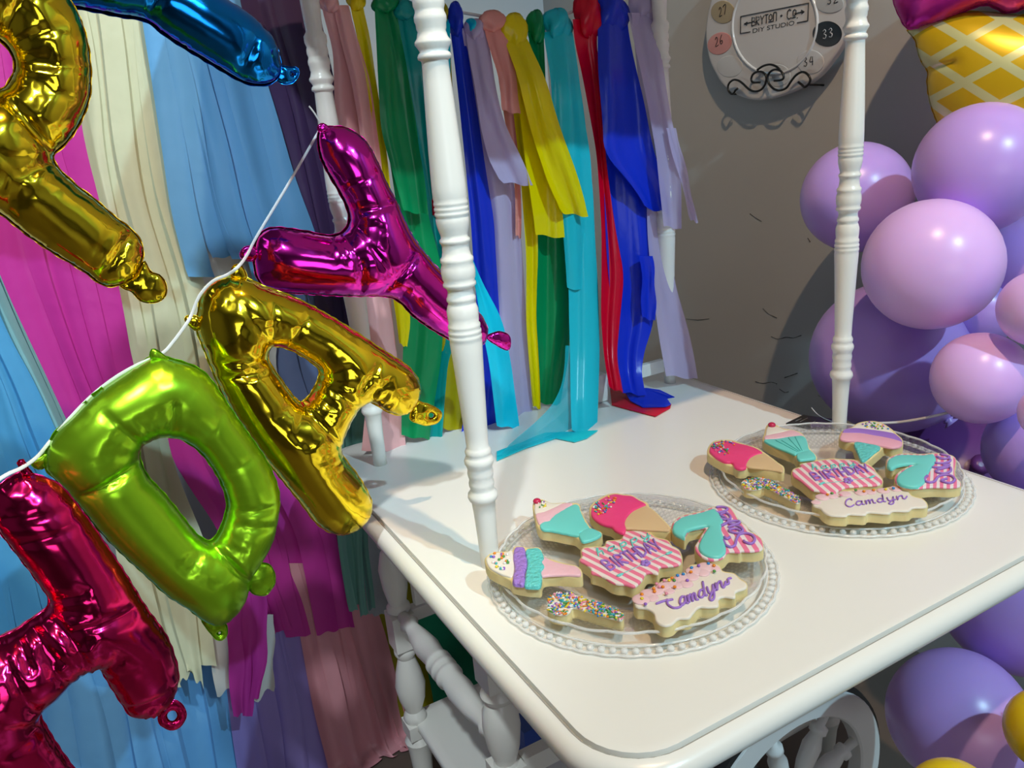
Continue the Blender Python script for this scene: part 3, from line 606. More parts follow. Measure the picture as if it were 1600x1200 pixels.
tied('green', 'green', (600,4,40,30), [([(6,586,614),(100,588,634),(200,596,650),(333,630,670)], 1.215, .006), ([(6,590,616),(200,602,652),(330,620,668),(420,625,690),(500,632,692),(560,630,690),(684,628,672)], 1.240, .006)], 'dark green streamer behind the magenta letter Y')
tied('teal', 'dark teal', (631,14,38,30), [([(16,615,646),(100,620,668),(240,645,682),(350,660,700),(450,668,708),(530,670,712),(560,668,700),(684,662,692)], 1.248, .006)], 'dark teal streamer, left of the front left post')
tied('red', 'red', (656,18,18,50), [([(20,648,664),(90,654,668),(200,664,684),(340,676,700)], 1.25, .003)], 'narrow red streamer hidden mostly by the front left post')
tied('olive', 'olive', (690,20,18,30), [([(20,680,700),(250,690,716),(500,690,724),(600,690,725),(672,690,722)], 1.252, .003)], 'olive streamer behind the foot of the front left post')
tied('royal', 'blue', (712,30,22,48), [([(30,702,722),(120,712,736),(200,720,750),(340,736,772),(480,746,780),(560,738,786),(686,718,776)], 1.24, .006)], 'royal blue streamer just right of the front left post')
tied('cyan', 'cyan', (735,40,14,20), [([(30,690,702),(200,686,704),(330,694,708),(441,742,752),(500,752,785),(570,766,800),(668,776,813)], 1.19, .003)], 'bright cyan streamer end beside the front left post')
tied('lilac', 'grey lavender', (742,46,32,30), [([(44,728,758),(120,738,772),(200,752,790),(262,768,822),(288,786,834)], 1.21, .006), ([(44,722,752),(120,735,768),(240,752,796),(340,771,810),(480,781,822),(560,786,828),(664,800,832)], 1.243, .006)], 'grey lavender streamer left of the salmon one')
tied('salmon', 'salmon', (768,34,44,32), [([(36,752,790),(80,768,800),(120,778,806),(176,786,814)], 1.205, .005), ([(36,764,790),(200,792,812),(290,803,813),(370,806,814)], 1.24, .003)], 'salmon pink streamer, short end next to the yellow one')
tied('lemon', 'yellow', (803,50,44,52), [([(60,786,824),(120,808,850),(215,834,882),(290,856,906),(336,880,920)], 1.185, .007), ([(60,792,822),(180,812,850),(280,826,888),(370,836,890)], 1.205, .005), ([(60,790,812),(250,812,836),(400,821,842),(500,822,838),(637,834,844)], 1.235, .004)], 'wide bright yellow streamer in the middle of the cart back')
tied('green', 'green', (838,42,28,46), [([(50,826,850),(150,838,852),(240,842,862),(370,838,884),(500,839,890),(560,840,888),(632,842,876)], 1.242, .006)], 'green streamer behind the wide yellow one')
tied('turq', 'turquoise', (872,38,48,44), [([(50,850,893),(120,860,905),(240,864,922),(350,880,926),(453,885,929)], 1.20, .006), ([(50,862,890),(150,872,908),(300,882,928),(450,889,934),(560,892,936),(640,892,935),(676,893,934)], [1.22,1.22,1.215,1.20,1.17,1.13,1.09], .004)], 'turquoise streamer that drops onto the table')
tied('red', 'red', (920,24,48,64), [([(30,896,938),(60,898,930),(120,911,938),(240,931,947),(360,940,962),(430,941,974),(497,940,968),(560,944,964),(610,952,975)], [1.22,1.22,1.22,1.215,1.20,1.19,1.18,1.16,1.12], .005)], 'red streamer right of the turquoise one')
tied('royal', 'blue', (956,22,56,60), [([(30,934,980),(120,936,996),(240,943,1024),(290,990,1038),(330,1014,1044)], 1.185, .007), ([(30,940,978),(240,942,1010),(400,949,1020),(500,957,1022),(560,958,1004),(600,966,1004),(616,972,1012)], [1.22,1.22,1.20,1.195,1.185,1.165,1.14], .008), ([(400,1000,1020),(440,1003,1024),(499,1002,1025)], 1.175, .004)], 'wide royal blue streamer left of the back right post')
tied('lilac', 'grey lavender', (1004,10,44,50), [([(20,982,1022),(120,1002,1038),(240,1027,1061),(356,1036,1066)], 1.17, .007), ([(200,1040,1056),(280,1062,1076),(346,1080,1090)], 1.165, .002), ([(20,988,1020),(240,1008,1040),(360,1012,1046),(445,1020,1055),(530,1030,1078),(590,1040,1090)], [1.21,1.21,1.20,1.18,1.165,1.15], .004)], 'sheer lavender streamer wrapping the back right post', tr=.22)
# ends lying on the table
def lay(name, pts, m_, parent, th=.0015):
    P = [on(x, y, 2, z) for x, y, z in pts]; n = len(P)
    top = P; bot = [p-[0, 0, th] for p in P]
    return MB().add(top+bot, [tuple(range(n)), tuple(range(n, 2*n))[::-1]]+[(i, (i+1) % n, n+(i+1) % n, n+i) for i in range(n)]).build(name, m_, parent, smooth=False)
tq = [o for o in bpy.data.objects if o.get('label') == 'turquoise streamer that drops onto the table'][0]
strip('sheer_fold', [(540,884,896),(580,882,900),(620,872,908),(650,850,916),(680,812,926),(712,776,900)], 1.15, .002, plast('cart_turq_sheer', CS['turq'], .3, .42), tq, yrows=[1.18,1.17,1.155,1.135,1.11,1.088], seed=77, ragged=0, step=9, wob=.5)
lay('fallen_end', [(893,674,.753),(934,672,.753),(917,684,.753),(897,690,.753),(868,684,.753),(820,700,.753),(776,719,.753),(776,705,.753),(812,692,.753),(850,676,.753)], plast('cart_turq', CS['turq']), tq)
rd = [o for o in bpy.data.objects if o.get('label') == 'red streamer right of the turquoise one'][0]
lay('fallen_end', [(953,606,.755),(975,606,.755),(990,622,.753),(1049,631,.753),(1047,637,.753),(1024,650,.753),(985,640,.753),(956,632,.753)], plast('cart_red', CS['red']), rd)
by = [o for o in bpy.data.objects if o.get('label') == 'wide royal blue streamer left of the back right post'][0]
lay('fallen_end', [(972,606,.765),(1010,606,.77),(1031,609,.768),(1054,620,.766),(1042,622,.762),(1048,631,.757),(1040,635,.756),(1004,636,.755),(985,626,.757)], plast('cart_royal', CS['royal']), by)
rope = smooth_poly([(.365, 1.235, on(480,-20,1,1.235)[2])]+[tuple(on(x, y, 1, SY)) for x, y in ((515,-8),(600,-2),(655,8),(712,18),(768,28),(803,36),(872,26),(920,8),(956,0),(1004,-10))]+[(.98, 1.225, on(1030,-25,1,1.235)[2])], 4, False)
tag(MB().tube(rope, .0025, 6).build('tie_cord', rb_m), 'white cord strung between the two back posts, carrying the streamers', 'cord')

# ------------------------------------------------------------------ glass plates
gl = bpy.data.materials.new('clear_pressed_glass'); gl.use_nodes = True; nt = gl.node_tree; nt.nodes.clear()
out = nt.nodes.new('ShaderNodeOutputMaterial'); tr = nt.nodes.new('ShaderNodeBsdfTransparent'); tr.inputs[0].default_value = (.985, .98, .978, 1)
gs = nt.nodes.new('ShaderNodeBsdfGlossy'); gs.inputs['Roughness'].default_value = .05; rf = nt.nodes.new('ShaderNodeBsdfRefraction'); rf.inputs['IOR'].default_value = 1.45; rf.inputs['Roughness'].default_value = .02
lw = nt.nodes.new('ShaderNodeLayerWeight'); lw.inputs[0].default_value = .5; pw = nt.nodes.new('ShaderNodeMath'); pw.operation = 'POWER'; pw.inputs[1].default_value = 3.2; nt.links.new(lw.outputs['Facing'], pw.inputs[0]); fr = nt.nodes.new('ShaderNodeMath'); fr.operation = 'MULTIPLY_ADD'; fr.inputs[1].default_value = .7; fr.inputs[2].default_value = .06; nt.links.new(pw.outputs[0], fr.inputs[0]); m1 = nt.nodes.new('ShaderNodeMixShader'); m1.inputs[0].default_value = .13; m2 = nt.nodes.new('ShaderNodeMixShader')
nt.links.new(tr.outputs[0], m1.inputs[1]); nt.links.new(rf.outputs[0], m1.inputs[2]); nt.links.new(fr.outputs[0], m2.inputs[0]); nt.links.new(m1.outputs[0], m2.inputs[1]); nt.links.new(gs.outputs[0], m2.inputs[2]); nt.links.new(m2.outputs[0], out.inputs['Surface'])
def plate(cx, cy, R, label, ph=0):
    t = thing('glass_plate', (cx, cy, .7505), label, 'plate', 'pressed glass cookie plates')
    n = 1000; NS = 40
    prof = []
    rs = np.r_[np.linspace(0.004, .60, 8), np.linspace(.605, .64, 5), np.linspace(.66, .93, 42), np.linspace(.935, 1.0, 8)]
    def hz(q, th):
        if q < .60: z = .0028
        elif q < .64: z = .0028+.004*math.sin((q-.60)/.04*math.pi)*.6+(q-.6)*.05
        elif q < .93:
            z = .005+(q-.64)*.047
            a = th*100; b_ = (q-.64)*100
            z += .0019*abs(math.sin((a+b_)/2)*math.sin((a-b_)/2))
        else: z = .0188+(q-.93)*.03
        for rr_ in (.34, .36, .52): z += .0008*math.exp(-((q-rr_)/.007)**2)
        return z
    vs = []; fs = []; K = len(rs)
    for side in (0, 1):
        for i in range(n):
            th = 2*math.pi*i/n; sc_ = 1+.012*abs(math.sin(th*NS/2*.5))
            for q in rs:
                rad = R*q*(sc_ if q > .9 else 1); z = .7505+hz(q, th)-(.0022 if side else 0); vs.append((cx+rad*math.cos(th), cy+rad*math.sin(th), max(z, .7508)))
    for side in (0, 1):
        o = side*n*K
        for i in range(n):
            for j in range(K-1):
                f = (o+i*K+j, o+((i+1) % n)*K+j, o+((i+1) % n)*K+j+1, o+i*K+j+1); fs.append(f if not side else f[::-1])
    for i in range(n): fs.append((i*K+K-1, ((i+1) % n)*K+K-1, n*K+((i+1) % n)*K+K-1, n*K+i*K+K-1))
    MB().add(vs, fs).build('dish', gl, t)
    # caustic of the rim on the table, put into the shape as a beaded ring
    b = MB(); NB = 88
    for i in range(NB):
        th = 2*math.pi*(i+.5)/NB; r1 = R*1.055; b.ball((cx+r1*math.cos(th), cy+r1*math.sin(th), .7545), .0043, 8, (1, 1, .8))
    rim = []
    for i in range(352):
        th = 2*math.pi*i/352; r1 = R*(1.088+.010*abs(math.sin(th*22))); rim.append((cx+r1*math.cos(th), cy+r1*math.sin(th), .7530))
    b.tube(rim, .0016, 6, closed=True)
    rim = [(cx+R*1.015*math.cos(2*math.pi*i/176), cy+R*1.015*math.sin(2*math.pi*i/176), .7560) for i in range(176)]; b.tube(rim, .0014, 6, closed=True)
    b.build('caustic_bead_ring', mat('rim_and_caustic_glass', (.95,.95,.94), .12, alpha=.5, coat=.6), t)
    b = MB(); rim = []
    for i in range(352):
        th = 2*math.pi*i/352; r1 = R*(1.0+.014*abs(math.sin(th*12))); rim.append((cx+r1*math.cos(th), cy+r1*math.sin(th), .7708))
    b.tube(rim, .0016, 8, closed=True); b.build('scalloped_rim', mat('rim_and_caustic_glass', (.95,.95,.94), .12), t)
    return t
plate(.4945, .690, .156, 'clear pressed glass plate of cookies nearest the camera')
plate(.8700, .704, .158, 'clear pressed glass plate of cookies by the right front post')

# ------------------------------------------------------------------ cookies
dough = mat('baked_dough', (.84,.70,.36), .7, sss=.15, sscale=.003, vary=(60, (.74,.56,.24)), bump=(160, .3), bdist=.001)
IC = {}
def ice(n, c, rough=.42, bump=None, bd=.0015):
    return mat('icing_'+n, c, rough, sss=.12, sscale=.003, bump=bump, bdist=bd)
i_white = ice('white', (.84,.76,.66)); i_pink = ice('soft_pink', (.86,.50,.56), bump=(220, .5)); i_teal = ice('teal', (.17,.66,.60)); i_hot = ice('hot_pink', (.88,.06,.22), .35, (150, .35))
i_tan = ice('tan', (.70,.48,.26), .55, (60, .3)); i_pur = ice('purple', (.36,.18,.60)); i_tealr = ice('ruffled_teal', (.14,.62,.58), .4, (170, 1.0), .004); i_purr = ice('ruffled_purple', (.38,.20,.62), .4, (170, 1.0), .004)
i_hpink = ice('blush', (.84,.55,.58))
def pad(loop, z0, z1, r, m_, name, parent, wav=0):
    """rounded slab: outline in pixels traced on the plane z1"""
    P = np.array([on(x, y, 2, z1)[:2] for x, y in smooth_poly(loop, 6)]); P = resample(P, .0016); n = len(P)
    if wav: P = inset(P, 0)+np.stack([np.sin(np.arange(n)*.9), np.cos(np.arange(n)*.9)], 1)*wav
    rings = [(P, z0)]
    h = min(r, (z1-z0)*.9)
    for k in range(0, 4):
        a = k/3*math.pi/2; rings.append((inset(P, r*(1-math.cos(a))*1.0), z1-h+h*math.sin(a)))
    vs = []; fs = []
    for Q, z in rings: vs += [(q[0], q[1], z) for q in Q]
    for j in range(len(rings)-1): fs += [(j*n+i, j*n+(i+1) % n, (j+1)*n+(i+1) % n, (j+1)*n+i) for i in range(n)]
    b = MB().add(vs, fs)
    Q = rings[-1][0]; res = delaunay_2d_cdt([Vector(q) for q in Q], [(i, (i+1) % n) for i in range(n)], [], 1, 1e-7)
    b.add([(v.x, v.y, z1) for v in res[0]], [tuple(f) for f in res[2]])
    Q = rings[0][0]; res = delaunay_2d_cdt([Vector(q) for q in Q], [(i, (i+1) % n) for i in range(n)], [], 1, 1e-7)
    b.add([(v.x, v.y, z0) for v in res[0]], [tuple(f) for f in res[2]])
    return b.build(name, m_, parent, auto=55)
SPR = [mat('sprinkle_'+n, c, .35) for n, c in (('orange',(.85,.25,.01)),('yellow',(.85,.65,.03)),('pink',(.85,.30,.40)),('blue',(.03,.25,.60)),('white',(.85,.82,.78)),('green',(.08,.30,.05)),('violet',(.30,.12,.55)),('teal',(.05,.45,.45)))]
def sprinkles(pts_px, z, parent, n, jitter, seed, rod=True, cols=None, r=.0013, r0=None, loop=None, spread=None):
    r_ = random.Random(seed); bs = {}; r0 = r
    if loop is not None:
        L = np.array(loop); pts_px = []
        while len(pts_px) < n:
            x = r_.uniform(L[:, 0].min(), L[:, 0].max()); y = r_.uniform(L[:, 1].min(), L[:, 1].max())
            if inpoly(np.array([x]), np.array([y]), [L])[0]: pts_px.append((x, y))
    b = bmesh.new(); me = bpy.data.meshes.new('sprinkles'); verts = []; faces = []; mi = []
    org = np.array(parent.location)
    for x, y in pts_px:
        c = on(x, y, 2, z+.0008); k = r_.choice(cols or range(len(SPR))); a = r_.random()*math.pi
        d = np.array((math.cos(a), math.sin(a), r_.uniform(-.3, .3)))
        mb = MB()
        r = r0*1.25
        if rod and r_.random() < .55: mb.tube([c-d*.0026, c+d*.0026], r*.55, 6)
        else: mb.ball(c+[0, 0, .0004], r, 6, (1, 1, .7))
        o = len(verts); verts += [tuple(np.array(v)-org) for v in mb.v]; faces += [tuple(i+o for i in f) for f in mb.f]; mi += [k]*len(mb.f)
    me.from_pydata(verts, [], faces)
    for m_ in SPR: me.materials.append(m_)
    me.polygons.foreach_set('material_index', mi)
    for p in me.polygons: p.use_smooth = True
    o = bpy.data.objects.new('sprinkles', me); COL.objects.link(o); o.parent = parent; o['kind'] = 'stuff'; return o
def piping(strokes, z, r, m_, name, parent):
    b = MB()
    for s in strokes:
        P = smooth_poly([on(x, y, 2, z) for x, y in s], 4, False); b.tube(P, r, 6)
        for e in (P[0], P[-1]): b.ball(e, r, 6)
    return b.build(name, m_, parent)
# stroke letters in a unit box (x right, y up)
GL = {'B': [[(0,0),(0,1),(.6,.9),(.6,.6),(0,.52),(.7,.42),(.7,.1),(0,0)]], 'I': [[(.3,0),(.3,1)]], 'R': [[(0,0),(0,1),(.65,.9),(.65,.6),(0,.5),(.7,0)]], 'T': [[(.35,0),(.35,1)],[(0,1),(.75,1)]],
 'H': [[(0,0),(0,1)],[(.7,0),(.7,1)],[(0,.5),(.7,.5)]], 'D': [[(0,0),(0,1),(.65,.75),(.7,.3),(0,0)]], 'A': [[(0,0),(.37,1),(.75,0)],[(.15,.38),(.6,.38)]], 'Y': [[(0,1),(.37,.5),(.75,1)],[(.37,.5),(.37,0)]],
 'O': [[(.35,0),(.05,.2),(.05,.8),(.35,1),(.65,.8),(.65,.2),(.35,0)]], 'N': [[(0,0),(0,.95),(.1,1),(.5,1),(.62,.9),(.62,0)]], 'C': [[(.65,.85),(.35,1),(.05,.8),(.05,.2),(.35,0),(.65,.12)]], '+': [[(.15,.5),(.55,.5)],[(.35,.3),(.35,.7)]], '.': [[(.3,0),(.3,.05)]], ' ': [],
 'h': [[(0,0),(.05,1),(.15,.9),(.05,.4),(.35,.55),(.4,0)]], 'a': [[(.55,.5),(.2,.55),(.05,.2),(.25,0),(.5,.2),(.55,.5),(.55,.1),(.7,0)]], 'p': [[(.05,.5),(.05,-.5)],[(.05,.4),(.4,.55),(.5,.2),(.25,0),(.05,.1)]], 'y': [[(.05,.5),(.15,.05),(.45,.1),(.55,.5),(.5,-.3),(.25,-.5),(.1,-.3),(.4,0),(.7,.1)]],
 'm': [[(0,.5),(.05,0),(.1,.4),(.3,.5),(.35,0),(.4,.4),(.6,.5),(.65,.05),(.8,0)]], 'd': [[(.5,.45),(.2,.5),(.05,.2),(.25,0),(.5,.2),(.55,1),(.55,.1),(.7,0)]], 'n': [[(0,.5),(.05,0),(.15,.4),(.45,.5),(.5,.1),(.65,0),(.85,.3)]], 'c': [[(.6,.85),(.5,1.05),(.2,.95),(.02,.5),(.12,.1),(.4,-.05),(.7,.15)]],
 '2': [[(.05,.75),(.25,1),(.5,.8),(.4,.45),(0,0),(.6,.05)]], '7': [[(0,.85),(.1,1),(.6,1),(.2,0)]], '6': [[(.45,1),(.1,.55),(.05,.15),(.3,0),(.5,.2),(.35,.4),(.08,.25)]], '3': [[(.05,.85),(.35,1),(.5,.75),(.2,.55),(.5,.35),(.35,.02),(0,.1)]], '4': [[(.3,1),(.02,.4),(.55,.42)],[(.5,.95),(.42,0)]]}
ADV = {'I': .55, ' ': .45, '.': .35, '+': .85, 'm': .85, 'h': .55, 'p': .62}
def strokes(text, p, q, up, gap=.22):
    tot = sum(ADV.get(c, .75)+gap for c in text)-gap; p = np.array(p, float); q = np.array(q, float); up = np.array(up, float); u_ = (q-p)/tot; out = []; x = 0
    for c in text:
        for s in GL[c]: out.append([tuple(p+u_*(x+a)+up*b) for a, b in s])
        x += ADV.get(c, .75)+gap
    return out
def cookie(name, label, outline, ztop, thick=.0135, cat='cookie'):
    xs = np.mean([p[0] for p in outline]); ys = np.mean([p[1] for p in outline]); c = on(xs, ys, 2, ztop-thick)
    t = thing(name, c, label, cat)
    pad(outline, ztop-thick, ztop, .0022, dough, 'dough_base', t)
    return t
def zone(t, loop, z, m_, name, h=.0022, r=.0018, **k): return pad(loop, z-.0006, z+h, r, m_, name, t, **k)
# ---- plate one
a = lambda pts: Z(750, 760, 6.4, pts)
z = .790
t = cookie('iced_cookie', 'cone shaped cookie banded white, purple, teal and pink, touching the front left post', a([(45,730),(78,680),(140,652),(240,645),(320,635),(345,595),(440,595),(480,608),(600,608),(645,695),(740,728),(860,765),(960,785),(1015,828),(1022,890),(960,902),(860,897),(760,892),(650,900),(618,930),(606,998),(540,1003),(440,993),(325,968),(300,935),(240,900),(150,860),(75,808)]), z)
zone(t, a([(60,725),(90,688),(150,662),(250,655),(330,650),(335,885),(240,880),(150,840),(88,795)]), z, i_white, 'white_icing')
zone(t, a([(630,700),(740,745),(860,775),(960,795),(1005,835),(1008,878),(960,885),(860,880),(700,885),(610,888),(600,790)]), z, i_pink, 'pink_icing')
zone(t, a([(345,608),(400,597),(445,605),(460,680),(474,760),(450,860),(448,960),(385,970),(325,950),(330,880),(345,800),(328,700)]), z, i_purr, 'purple_icing', h=.0045, r=.003)
zone(t, a([(460,625),(520,610),(600,615),(640,700),(620,740),(645,790),(615,840),(620,900),(600,985),(520,992),(445,980),(450,900),(470,760),(455,680)]), z, i_tealr, 'teal_icing', h=.0045, r=.003)
sprinkles(None, z+.0022, t, 26, 0, 3, rod=False, r=.0016, loop=a([(80,680),(160,665),(290,680),(300,760),(250,840),(170,820),(90,780)]))
z = .788
t = cookie('iced_cookie', 'sundae glass cookie with teal and pink icing on the near plate', a([(525,205),(532,150),(570,122),(610,122),(650,132),(720,162),(830,157),(930,160),(992,170),(1015,240),(1065,340),(1125,415),(1215,452),(1210,495),(1120,538),(1030,557),(985,528),(940,497),(840,478),(720,453),(615,438),(572,395),(552,320),(538,250)]), z)
zone(t, a([(545,195),(558,150),(640,143),(730,168),(830,165),(760,215),(640,255),(555,272)]), z, i_white, 'white_icing')
zone(t, a([(560,270),(640,250),(740,205),(830,165),(925,165),(880,215),(760,300),(690,345),(600,375),(572,340)]), z, i_pink, 'pink_icing')
zone(t, a([(600,378),(640,350),(690,340),(740,288),(850,220),(930,180),(985,183),(1005,240),(1050,340),(1090,412),(1000,455),(985,488),(840,462),(720,438),(620,424)]), z, i_teal, 'teal_icing', h=.0028, wav=.0002)
zone(t, a([(1090,412),(1208,455),(1198,490),(1120,528),(1030,548),(1000,515),(992,468)]), z, i_teal, 'glass_foot', h=.003)
MB().ball(on(752+86/1.0-86+830/1, 0, 2, z) if False else on(839, 783, 2, z+.004), .0055, 12, (1,1,.7)).build('cherry', mat('cherry_candy', (.55,.02,.08), .25), t)
sprinkles(None, z+.0022, t, 14, 0, 4, r=.0011, loop=a([(580,150),(660,135),(650,200),(590,215)]), cols=[4,1,5,6])
b = lambda pts: Z(890, 760, 7.058, pts)
z = .786
def conec(lbl, tr_, ol, pk, tn, sp, z, sd):
    t = cookie('iced_cookie', lbl, tr_(ol), z)
    zone(t, tr_(tn), z, i_tan, 'tan_cone_icing', h=.002)
    zone(t, tr_(pk), z, i_hot, 'hot_pink_icing', h=.0036, r=.0026)
    sprinkles(None, z+.0036, t, 44, 0, sd, loop=tr_(sp)); return t
conec('hot pink ice cream cone cookie at the back of the near plate', b, [(215,255),(232,200),(300,143),(400,88),(500,68),(600,82),(690,90),(770,135),(860,175),(885,220),(960,280),(1050,370),(1110,440),(1118,495),(1050,498),(940,490),(830,485),(700,475),(632,470),(612,508),(570,515),(505,488),(455,450),(380,430),(295,390),(230,325)],
  [(235,255),(252,205),(310,155),(410,100),(500,78),(600,92),(690,100),(770,145),(845,190),(780,225),(700,265),(640,320),(610,390),(622,450),(602,498),(560,498),(500,472),(458,432),(380,412),(300,372),(242,312)],
  [(840,205),(950,285),(1035,372),(1095,440),(1095,482),(940,475),(830,470),(700,460),(610,455),(600,395),(635,330),(700,265),(780,215)], [(260,210),(320,160),(420,105),(560,85),(500,180),(430,260),(400,320),(280,310)], z, 11)
# birthday plaque
def bday(lbl, tr_, ol, sdir, per, t1, t2, leafs, flower, z, sd):
    t = cookie('iced_cookie', lbl, tr_(ol), z)
    A_, B_ = [on(*p, 2, z)[:2] for p in tr_(sdir[:2])]; C_ = on(*tr_([sdir[2]])[0], 2, z)[:2]
    d = (B_-A_)/np.linalg.norm(B_-A_); n_ = np.array([-d[1], d[0]]); per_ = abs((C_-A_)@n_)/per
    m_ = stripes('striped_icing_%d' % sd, (.86,.20,.32), (.86,.74,.70), [((n_[0], n_[1], 0), per_, .1*sd, .46)], .42)
    P = np.array(tr_(ol)); c = P.mean(0); 
    zone(t, [tuple(p) for p in inset(P, -1.6 if 0.5*np.sum(P[:,0]*np.roll(P[:,1],-1)-np.roll(P[:,0],-1)*P[:,1]) < 0 else 1.6)], z, m_, 'striped_icing', h=.002)
    zz = z+.0026
    piping(strokes('BIRTHDAY', *t2), zz, .0014, i_pur, 'birthday_lettering', t)
    piping(strokes('happy', *t1), zz, .0009, i_teal, 'happy_lettering', t)
    b_ = MB()
    for (x, y) in leafs:
        for k in range(2): b_.ball(on(x+k*3, y-k*1.5, 2, zz), .0030, 8, (1.2, .7, .4))
    b_.tube([on(*leafs[0], 2, zz-.0006), on(*flower, 2, zz-.0006), on(*leafs[1], 2, zz-.0006)], .0005, 5); b_.build('leaf_piping', i_teal, t)
    b_ = MB()
    for k in range(5): b_.ball(on(flower[0]+4.5*math.cos(k*1.257), flower[1]+3*math.sin(k*1.257), 2, zz), .0030, 8, (1, 1, .6))
    b_.build('flower_piping', i_pur, t); return t
up = lambda v, s: (v[0]/s, v[1]/s)
z = .783
bday('pink striped birthday plaque cookie in the centre of the near plate', b, [(100,815),(128,760),(120,700),(160,665),(260,655),(378,650),(398,595),(480,585),(560,575),(578,525),(600,485),(680,474),(830,484),(905,515),(965,555),(1085,585),(1135,645),(1205,685),(1242,760),(1238,845),(1175,878),(1080,888),(998,898),(978,968),(900,958),(846,968),(806,1038),(745,1098),(690,1113),(610,1088),(530,1083),(450,1058),(375,1008),(295,978),(232,958),(222,905),(165,858)],
  [(150,780),(700,1060),(1100,620)], 8.5, (b([(320,765)])[0], b([(900,545)])[0], up((-30,-75), 7.058)), (b([(450,925)])[0], b([(1030,680)])[0], up((-105,-95), 7.058)), b([(545,980),(1085,740)]), b([(835,845)])[0], z, 1)
c_ = lambda pts: Z(1040, 780, 9.23, pts)
def seven(lbl, tr_, ol, teal, pink, txt, sdir, per, z, sd):
    t = cookie('iced_cookie', lbl, tr_(ol), z)
    A_, B_ = [on(*p, 2, z)[:2] for p in tr_(sdir[:2])]; C_ = on(*tr_([sdir[2]])[0], 2, z)[:2]
    d = (B_-A_)/np.linalg.norm(B_-A_); n_ = np.array([-d[1], d[0]]); per_ = abs((C_-A_)@n_)/per
    m_ = stripes('striped_icing_%d' % sd, (.86,.20,.34), (.86,.74,.72), [((n_[0], n_[1], 0), per_, .3, .48)], .42)
    P = np.array(tr_(ol)); ar = np.sum(P[:,0]*np.roll(P[:,1],-1)-np.roll(P[:,0],-1)*P[:,1])
    zone(t, [tuple(p) for p in inset(P, 1.2)], z, m_, 'striped_icing', h=.0018, r=.0014)
    zone(t, tr_(teal), z+.001, i_teal, 'teal_seven_icing', h=.0036, r=.003)
    piping([tr_(s) for s in txt], z+.0030, .0017, i_pur, 'name_lettering', t); return t
z = .787
seven('teal number seven cookie with purple script at the right of the near plate', c_, [(75,425),(102,325),(195,245),(300,210),(420,185),(550,150),(650,110),(760,85),(885,90),(950,122),(1012,215),(1070,312),(1160,365),(1210,442),(1300,492),(1382,555),(1412,640),(1402,718),(1300,752),(1180,757),(1095,752),(1065,770),(960,762),(898,772),(838,842),(720,882),(600,872),(495,820),(430,748),(418,668),(468,585),(515,500),(560,435),(575,425),(520,425),(400,448),(335,472),(300,530),(275,585),(200,555),(120,508)],
  [(95,420),(120,335),(210,262),(310,226),(430,201),(560,166),(660,130),(725,135),(795,230),(833,300),(803,400),(833,520),(863,640),(868,740),(800,813),(700,828),(590,803),(497,742),(472,660),(507,570),(555,480),(605,405),(612,378),(520,385),(400,412),(320,440),(282,505),(268,552),(190,522),(125,480)], None,
  [[(925,545),(885,572),(850,545)],[(835,590),(870,660),(940,690),(1000,660),(1020,580),(1060,510),(1150,490),(1250,520),(1285,580),(1240,640),(1150,620),(1130,600)],
   [(910,400),(1000,375),(1090,410),(1110,460),(1040,490),(940,470),(920,440),(1000,425),(1070,445)], [(810,380),(880,340),(960,360),(1050,350),(1060,320),(960,315),(900,330)], [(760,270),(840,290),(920,290),(930,240),(860,195),(790,225),(850,260),(905,320),(830,370)], [(690,160),(750,190),(860,170),(890,130),(800,110),(740,115)]],
  [(860,520),(1000,740),(1390,620)], 3.2, z, 3)
d_ = lambda pts: Z(840, 860, 4.571, pts)
def name_cookie(lbl, ol, dabs, txt, pr, z, sd, spr):
    t = cookie('iced_cookie', lbl, ol, z)
    zone(t, [tuple(p) for p in inset(np.array(ol), 1.6)], z, i_white, 'white_icing', h=.002)
    b_ = MB(); r_ = random.Random(sd)
    for x, y, r in dabs: b_.ball(on(x, y, 2, z+.0022), r, 14, (1, 1, .22))
    b_.build('pink_dabs', i_hpink, t)
    piping(txt, z+.0028, pr, i_pur, 'name_lettering', t)
    sprinkles(spr, z+.0038, t, 0, 0, sd, rod=False, r=.0017, cols=[0,0,1,2,3,5,6]); return t
oc = d_([(682,372),(692,328),(735,285),(790,272),(850,232),(910,202),(960,182),(1055,142),(1085,102),(1150,92),(1220,77),(1295,98),(1328,143),(1405,158),(1448,195),(1495,228),(1490,270),(1420,298),(1410,338),(1335,333),(1298,348),(1293,398),(1222,408),(1155,408),(1115,450),(1082,485),(1010,490),(960,530),(900,540),(842,508),(822,448),(775,418),(705,408)])
oc = oc if True else oc
dab = [(x, y, r) for (x, y), r in zip(d_([(740,350),(790,310),(850,290),(820,340),(900,260),(960,240),(940,290),(1030,200),(1060,240),(1120,150),(1200,120),(1180,160),(1260,130),(1100,190),(1000,250)]), [.010,.009,.008,.007,.009,.008,.006,.009,.008,.010,.010,.008,.007,.008,.007])]
txt = [d_([(850,380),(900,362),(962,350)]), d_([(925,352),(930,385),(970,410),(1015,405),(1035,380)])]+strokes('am', d_([(1016,396)])[0], d_([(1150,348)])[0], up((-16,-100), 4.571), .02)+strokes('dyn', d_([(1152,345)])[0], d_([(1340,258)])[0], up((-18,-100), 4.571), .03)+[d_([(1340,245),(1365,235),(1360,205),(1380,198)])]
spr = d_([(745,315),(745,345),(770,385),(830,275),(835,295),(870,262),(895,262),(920,310),(905,215),(940,215),(975,215),(980,262),(1070,215),(1100,125),(1095,155),(1150,110),(1260,110),(1262,150),(1000,180),(1040,170),(960,200),(1220,95),(850,240)])
name_cookie('scalloped white name plaque cookie with pink dabs at the front of the near plate', oc, dab, txt, .0014, .780, 21, spr)
